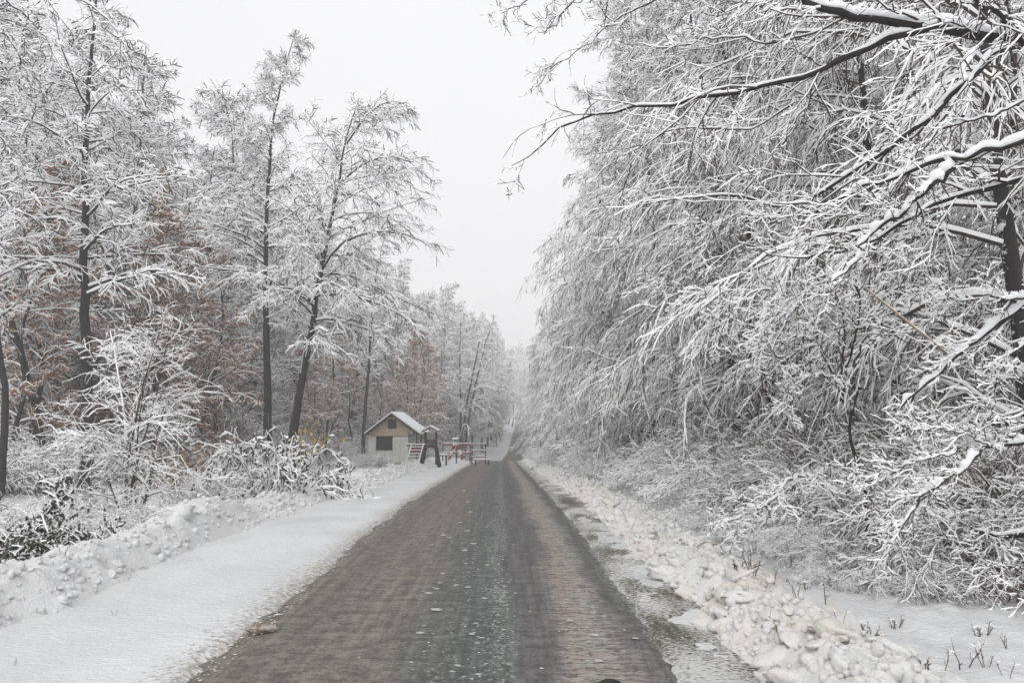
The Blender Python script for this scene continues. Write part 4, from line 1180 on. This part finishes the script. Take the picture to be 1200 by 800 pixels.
for px, py, i, s in [(965, 708, 0, 1.2), (1004, 676, 0, 1.3), (938, 700, 1, .9), (1005, 695, 0, .5), (1038, 690, 0, .8), (1020, 752, 2, 1.0), (1050, 740, 2, .8), (1150, 745, 2, 1.0),
                     (1158, 782, 1, .7), (1102, 792, 0, .8), (1125, 785, 3, 1.1), (1078, 782, 2, .8), (870, 668, 2, 1.3), (882, 676, 1, 1.1), (1180, 790, 3, .6), (1185, 765, 1, .6),
                     (925, 662, 3, 1.4), (945, 690, 2, .7), (912, 735, 3, .8), (905, 690, 3, .7), (1060, 700, 3, .7), (986, 730, 3, .6)]:
    p = P(px, py, 5); k_ = CAMZ / (CAMZ - p[2])
    for _ in range(5):
        x, y = p[0] * k_, 5 * k_; z = max(bank_h(1, x, y), GZ(x, y)); k_ = (CAMZ - z) / (CAMZ - p[2])
    thing('dead_weed', 'dry dark weed stalk poking out of the smooth snow before the thicket', 'weed', (x, y, z), rnd.uniform(0, 6), s * 1.2, 'dry weeds in the smooth snow', weeds[i])
for px, py, i, s in [(15, 780, 3, .4), (40, 690, 1, .8), (70, 685, 3, .9), (135, 720, 3, .4)]:
    p = P(px, py, 5); k_ = CAMZ / (CAMZ - p[2])
    for _ in range(5):
        x, y = p[0] * k_, 5 * k_; z = max(bank_h(-1, x, y), GZ(x, y)); k_ = (CAMZ - z) / (CAMZ - p[2])
    thing('dead_weed', 'tiny dry twig poking out of the snow by the white ridge', 'weed', (x, y, z), rnd.uniform(0, 6), s, 'dry twigs by the white ridge', weeds[i])

# ------------------------------------------------------------------ house, playground, fence
def part(name, mb, mats, parent, **kw): return link(name, mb.mesh(name, mats), parent, **kw)
hx, hy = -8.5, 55.0
hz = GZ(hx, hy) + .02
# face of the front gable, metres relative to (hx, hy, hz)
eave_z = .95 - hz; ridge_z = 2.42 - hz
house = thing('wooden_house', 'small gabled wooden house with a snow-covered roof and plank gable', 'house', (hx, hy, hz))
WL, WR, RL, RR, RX = -1.7, 1.12, -1.95, 1.98, -.06
sl = (ridge_z - eave_z) / (RX - RL); sr = (ridge_z - eave_z) / (RR - RX)
def roof_z(x): return ridge_z - (RX - x) * sl if x < RX else ridge_z - (x - RX) * sr
D = 5.6
wt = .82 - hz
# lower walls as panels
for i in range(5):
    x0 = WL + (WR - WL) * i / 5; x1 = WL + (WR - WL) * (i + 1) / 5
    zt = min(wt, roof_z(WL + .02) - .1) if i == 0 else wt
    if i in (1, 2):
        part('wall_panel', MB().box(((x0 + x1) / 2, .06, .46), (x1 - x0 - .015, .12, .96)), [M_WALLPANEL], house)
    else:
        part('wall_panel', MB().box(((x0 + x1) / 2, .06, zt / 2 - .02), (x1 - x0 - .015, .12, zt)), [M_WALLPANEL], house)
part('side_wall', MB().box((WL + .06, D / 2, .7), (.12, D - .3, 1.5)), [M_WALLPANEL], house)
part('side_wall', MB().box((WR - .06, D / 2, wt / 2), (.12, D - .3, wt)), [M_WALLPANEL], house)
part('rear_wall', MB().box(((WL + WR) / 2, D - .1, wt / 2), (WR - WL - .24, .12, wt)), [M_WALLPANEL], house)
win = part('window', MB().box((-.55, .16, (.94 + wt) / 2), (1.15, .05, wt - .94)), [M_BLACK], house)
part('window_frame', MB().box((-.55, -.02, .93), (1.2, .06, .06)).box((-.55, -.02, wt), (1.2, .06, .06)).box((-1.12, -.02, (.94 + wt) / 2), (.06, .055, wt - 1.0)).box((-.02, -.02, (.94 + wt) / 2), (.06, .055, wt - 1.0)), [M_DARKWOOD], win)
# gable planks
z = wt + .02; ph = .17
while z + .05 < ridge_z - .2:
    zc = z + ph / 2
    xl = max(WL, RX - (ridge_z - .1 - zc) / sl); xr = min(WR + .02, RX + (ridge_z - .1 - zc) / sr)
    if .98 < zc - 0 + 0 and ridge_z - 1.02 < zc < ridge_z - .34:   # the attic opening interrupts the planks
        for a, b in ((xl, -.34), (.28, xr)):
            if b - a > .08: part('plank', MB().box(((a + b) / 2, .03, zc), (b - a, .08 + rnd.uniform(0, .02), ph - .018)), [M_PLANK], house)
    else:
        part('plank', MB().box(((xl + xr) / 2, .03, zc), (xr - xl, .08 + rnd.uniform(0, .02), ph - .018)), [M_PLANK], house)
    z += ph
part('attic_window', MB().box((-.03, .05, ridge_z - .68), (.66, .04, .74)), [M_BLACK], house)
# roof boards, barge boards, snow
def slope(x0, x1, y0, y1, t, dz, mats, name):
    mb = MB(); v = []
    for x in (x0, x1):
        for y in (y0, y1):
            for q in (0, t): v.append((x, y, roof_z(x) + dz + q))
    v = np.array(v)
    f = [[0, 1, 3, 2], [4, 6, 7, 5], [0, 4, 5, 1], [2, 3, 7, 6], [0, 2, 6, 4], [1, 5, 7, 3]]
    mb.add(v, f, 0); return part(name, mb, mats, house)
def roof_z2(x): return roof_z(x)
slope(RL, RX, -.3, D + .3, .07, -.02, [M_DARKWOOD], 'roof')
slope(RX, RR, -.3, D + .3, .07, -.02, [M_DARKWOOD], 'roof')
slope(RL - .03, RX, -.27, D + .3, .12, .055, [M_SNOW], 'roof_snow')
slope(RX, RR + .03, -.27, D + .3, .12, .055, [M_SNOW], 'roof_snow')
slope(RL, RX - .002, -.37, -.305, .14, -.1, [M_DARKWOOD], 'barge_board')
slope(RX + .002, RR, -.37, -.305, .14, -.1, [M_DARKWOOD], 'barge_board')
for yy_ in (0.0, 2.6, D - .1):
    part('porch_post', MB().box((RR - .25, yy_, (roof_z(RR - .25)) / 2 - .03), (.09, .09, roof_z(RR - .25))), [M_DARKWOOD], house)

# play tower
tx, ty = P(504, 530, 52)[:2]; tz = GZ(tx, ty)
tower = thing('play_tower', 'dark wooden play tower with a little snowy gable roof and a climbing ladder', 'play tower', (tx, ty, tz))
H_ = 2.1 - (500 - 490) / F * 52 - tz     # apex above ground
pe = H_ - .32
for sx in (-1, 1):
    for sy in (0, 1):
        b0 = (sx * .62 + (.0), sy * .8 - .1 + (-.15 if sy == 0 else .15), 0); t0_ = (sx * .36, sy * .7, H_ * .5)
        part('leg', MB().bar(b0, t0_, .13, .13), [M_DARKWOOD], tower)
        part('post', MB().bar(t0_, (sx * .36, sy * .7, pe), .09, .09), [M_DARKWOOD], tower)
part('deck', MB().box((0, .35, H_ * .5), (.95, .95, .08)), [M_DARKWOOD], tower)
for k_ in range(3):
    part('plank', MB().box((-.0, -.06, H_ * .5 + .12 + k_ * .16), (.7, .03, .13)), [M_DARKWOOD], tower)
part('rail', MB().bar((-1.6, -.05, H_ * .55), (-.36, -.05, H_ * .55), .08, .08), [M_DARKWOOD], tower)
part('rail_snow', MB().bar((-1.6, -.05, H_ * .55 + .075), (-.3, -.05, H_ * .55 + .075), .1, .07), [M_SNOW], tower)
for sx in (-1.52, -.72):
    part('ladder_rail', MB().bar((sx - .05, -.75, 0), (sx + .28, -.1, H_ * .56), .07, .07), [M_WHITEPAINT], tower)
for k_ in range(7):
    f_ = (k_ + .6) / 7.2
    part('rung', MB().bar((-1.57 + .33 * f_, -.75 + .65 * f_, H_ * .56 * f_), (-.77 + .33 * f_, -.75 + .65 * f_, H_ * .56 * f_), .06, .05), [M_WHITEPAINT], tower)
part('red_panel', MB().box((-1.0, .25, H_ * .42), (.75, .04, .42)), [M_RED], tower)
for sgn in (-1, 1):
    a = np.array([0, .35, H_]); e = np.array([sgn * .58, .35, pe + .0])
    part('roof_slope', MB().bar(a, e, 1.0, .05, up=(0, 0, 1)), [M_DARKWOOD], tower)
    part('roof_snow', MB().bar(a + [sgn * .02, 0, .08], e + [sgn * .02, 0, .09], 1.02, .09, up=(0, 0, 1)), [M_SNOW], tower)

# swing frame
sx_, sy_ = P(533, 530, 60)[:2]; sz = GZ(sx_, sy_)
sw = thing('swing_frame', 'red and white A-shaped swing frame topped with snow', 'swing', (sx_, sy_, sz))
hs_ = 2.1 - (515 - 490) / F * 60 - sz
for yy_ in (0, 1.7):
    for sgn in (-1, 1):
        bot = np.array([sgn * .62 + (.1 if sgn > 0 else 0), yy_, 0]); top = np.array([0, yy_, hs_ - .05])
        lg = part('leg', MB().bar(bot, top, .11, .11), [M_WHITEPAINT], sw)
        for q in (.2, .6):
            a = bot + (top - bot) * q; b = bot + (top - bot) * (q + .2)
            part('red_band', MB().bar(a, b, .12, .12), [M_RED], lg)
part('beam', MB().bar((0, -.15, hs_), (0, 1.85, hs_), .1, .1), [M_DARKWOOD], sw)
part('beam_snow', MB().bar((0, -.15, hs_ + .1), (0, 1.85, hs_ + .1), .42, .1), [M_SNOW], sw)
part('crossbar', MB().bar((-.35, 0, hs_ * .5), (.35, 0, hs_ * .5), .05, .05), [M_RED], sw)

# rail fence
def fence(label, x0p, x1p, yt, yb, d, rails, red, group):
    a = P(x0p, yb, d); b = P(x1p, yb, d)
    z0 = min(GZ(a[0], d), a[2]); base = np.array([a[0], d, GZ(a[0], d)])
    top = P(x0p, yt, d)[2] - base[2]; L = b[0] - a[0]
    f = thing('rail_fence', label, 'fence', base, group=group)
    n = max(2, int(L / 1.1) + 1)
    for i in range(n):
        part('post', MB().box((L * i / (n - 1), 0, top / 2 - .05), (.1, .1, top + .1)), [M_DARKWOOD], f)
    for k_ in range(rails):
        z_ = top - .1 - k_ * (top - .2) / max(1, rails)
        part('rail', MB().box((L / 2, -.07, z_), (L + .1, .04, .15 if red else .08)), [M_RED], f)
        part('rail_snow', MB().box((L / 2, -.07, z_ + (.105 if red else .07)), (L + .1, .06, .06)), [M_SNOW], f)
    return f
fence('weathered red board fence with snow on its boards behind the swing frame', 519, 551, 519, 531, 66, 2, True, None)
fence('low red three-rail fence next to the road beyond the swing frame', 553, 569, 519, 532, 64, 3, False, None)
def bench(name, label, px, d, L, table=False):
    p = P(px, 530, d); g = GZ(p[0], d); t = thing(name, label, 'bench' if not table else 'table', (p[0], d, g))
    h = .75 if table else .45
    part('table_top' if table else 'seat', MB().box((0, 0, h), (L, .7 if table else .4, .06)), [M_DARKWOOD], t)
    part('snow', MB().box((0, 0, h + .075), (L, .7 if table else .4, .09)), [M_SNOW], t)
    for s_ in (-1, 1): part('leg', MB().box((s_ * L * .38, 0, h / 2), (.1, .35, h)), [M_DARKWOOD], t)
    return t
bench('picnic_table', 'snow-topped dark picnic table between the play tower and swing frame', 517, 58, 1.0, True)
bench('park_bench', 'low dark bench capped with snow below the three-rail fence', 565, 60, 1.3)

# dark sawn logs in the field
for i, (px, s) in enumerate([(384, .17), (391, .19), (398, .18), (405, .20), (412, .15)]):
    p = P(px, 548, 47); g = GZ(p[0], 47)
    mb = MB(); q = np.array([[(0, -.3, 0), (0, 0, 0), (0, .3, 0)]], float); R = np.array([[s, s, s]])
    tube(mb, q, R, R, 10, 0, phase=0)
    tube(mb, q[:, [0, 0]] + np.array([[[0, 0, 0], [0, .01, 0]]]), np.array([[.001, s * .98]]), np.array([[.001, s * .98]]), 10, 0)
    tube(mb, q, R * .85, R * .35, 8, 1, off=R * .95, phase=0)
    thing('sawn_log', 'short dark snow-topped log in the row lying in the field before the house', 'log', (p[0], 47, P(px, 547, 47)[2]), rnd.uniform(-.2, .2), 1.0, 'dark logs lying in the field', mb.mesh('sawn_log', [M_BARK, M_SNOW], True))

# ------------------------------------------------------------------ haze
HB = MB(); HB.box((0, 215, 14.0), (300, 500, 42.0))
hm = bpy.data.materials.new('haze'); hm.use_nodes = True; hn = hm.node_tree; hn.nodes.clear()
ho = hn.nodes.new('ShaderNodeOutputMaterial'); hv = hn.nodes.new('ShaderNodeVolumePrincipled')
hv.inputs['Color'].default_value = (0.985, 0.985, 0.99, 1); hv.inputs['Density'].default_value = 0.0025; hv.inputs['Anisotropy'].default_value = 0.2
hn.links.new(hv.outputs[0], ho.inputs['Volume'])
haze = link('haze', HB.mesh('haze', [hm]), kind='stuff'); haze['label'] = 'thin pale winter haze filling the air over the road'
print('TRIANGLES about', TRI[0], 'objects', len(scene.objects))
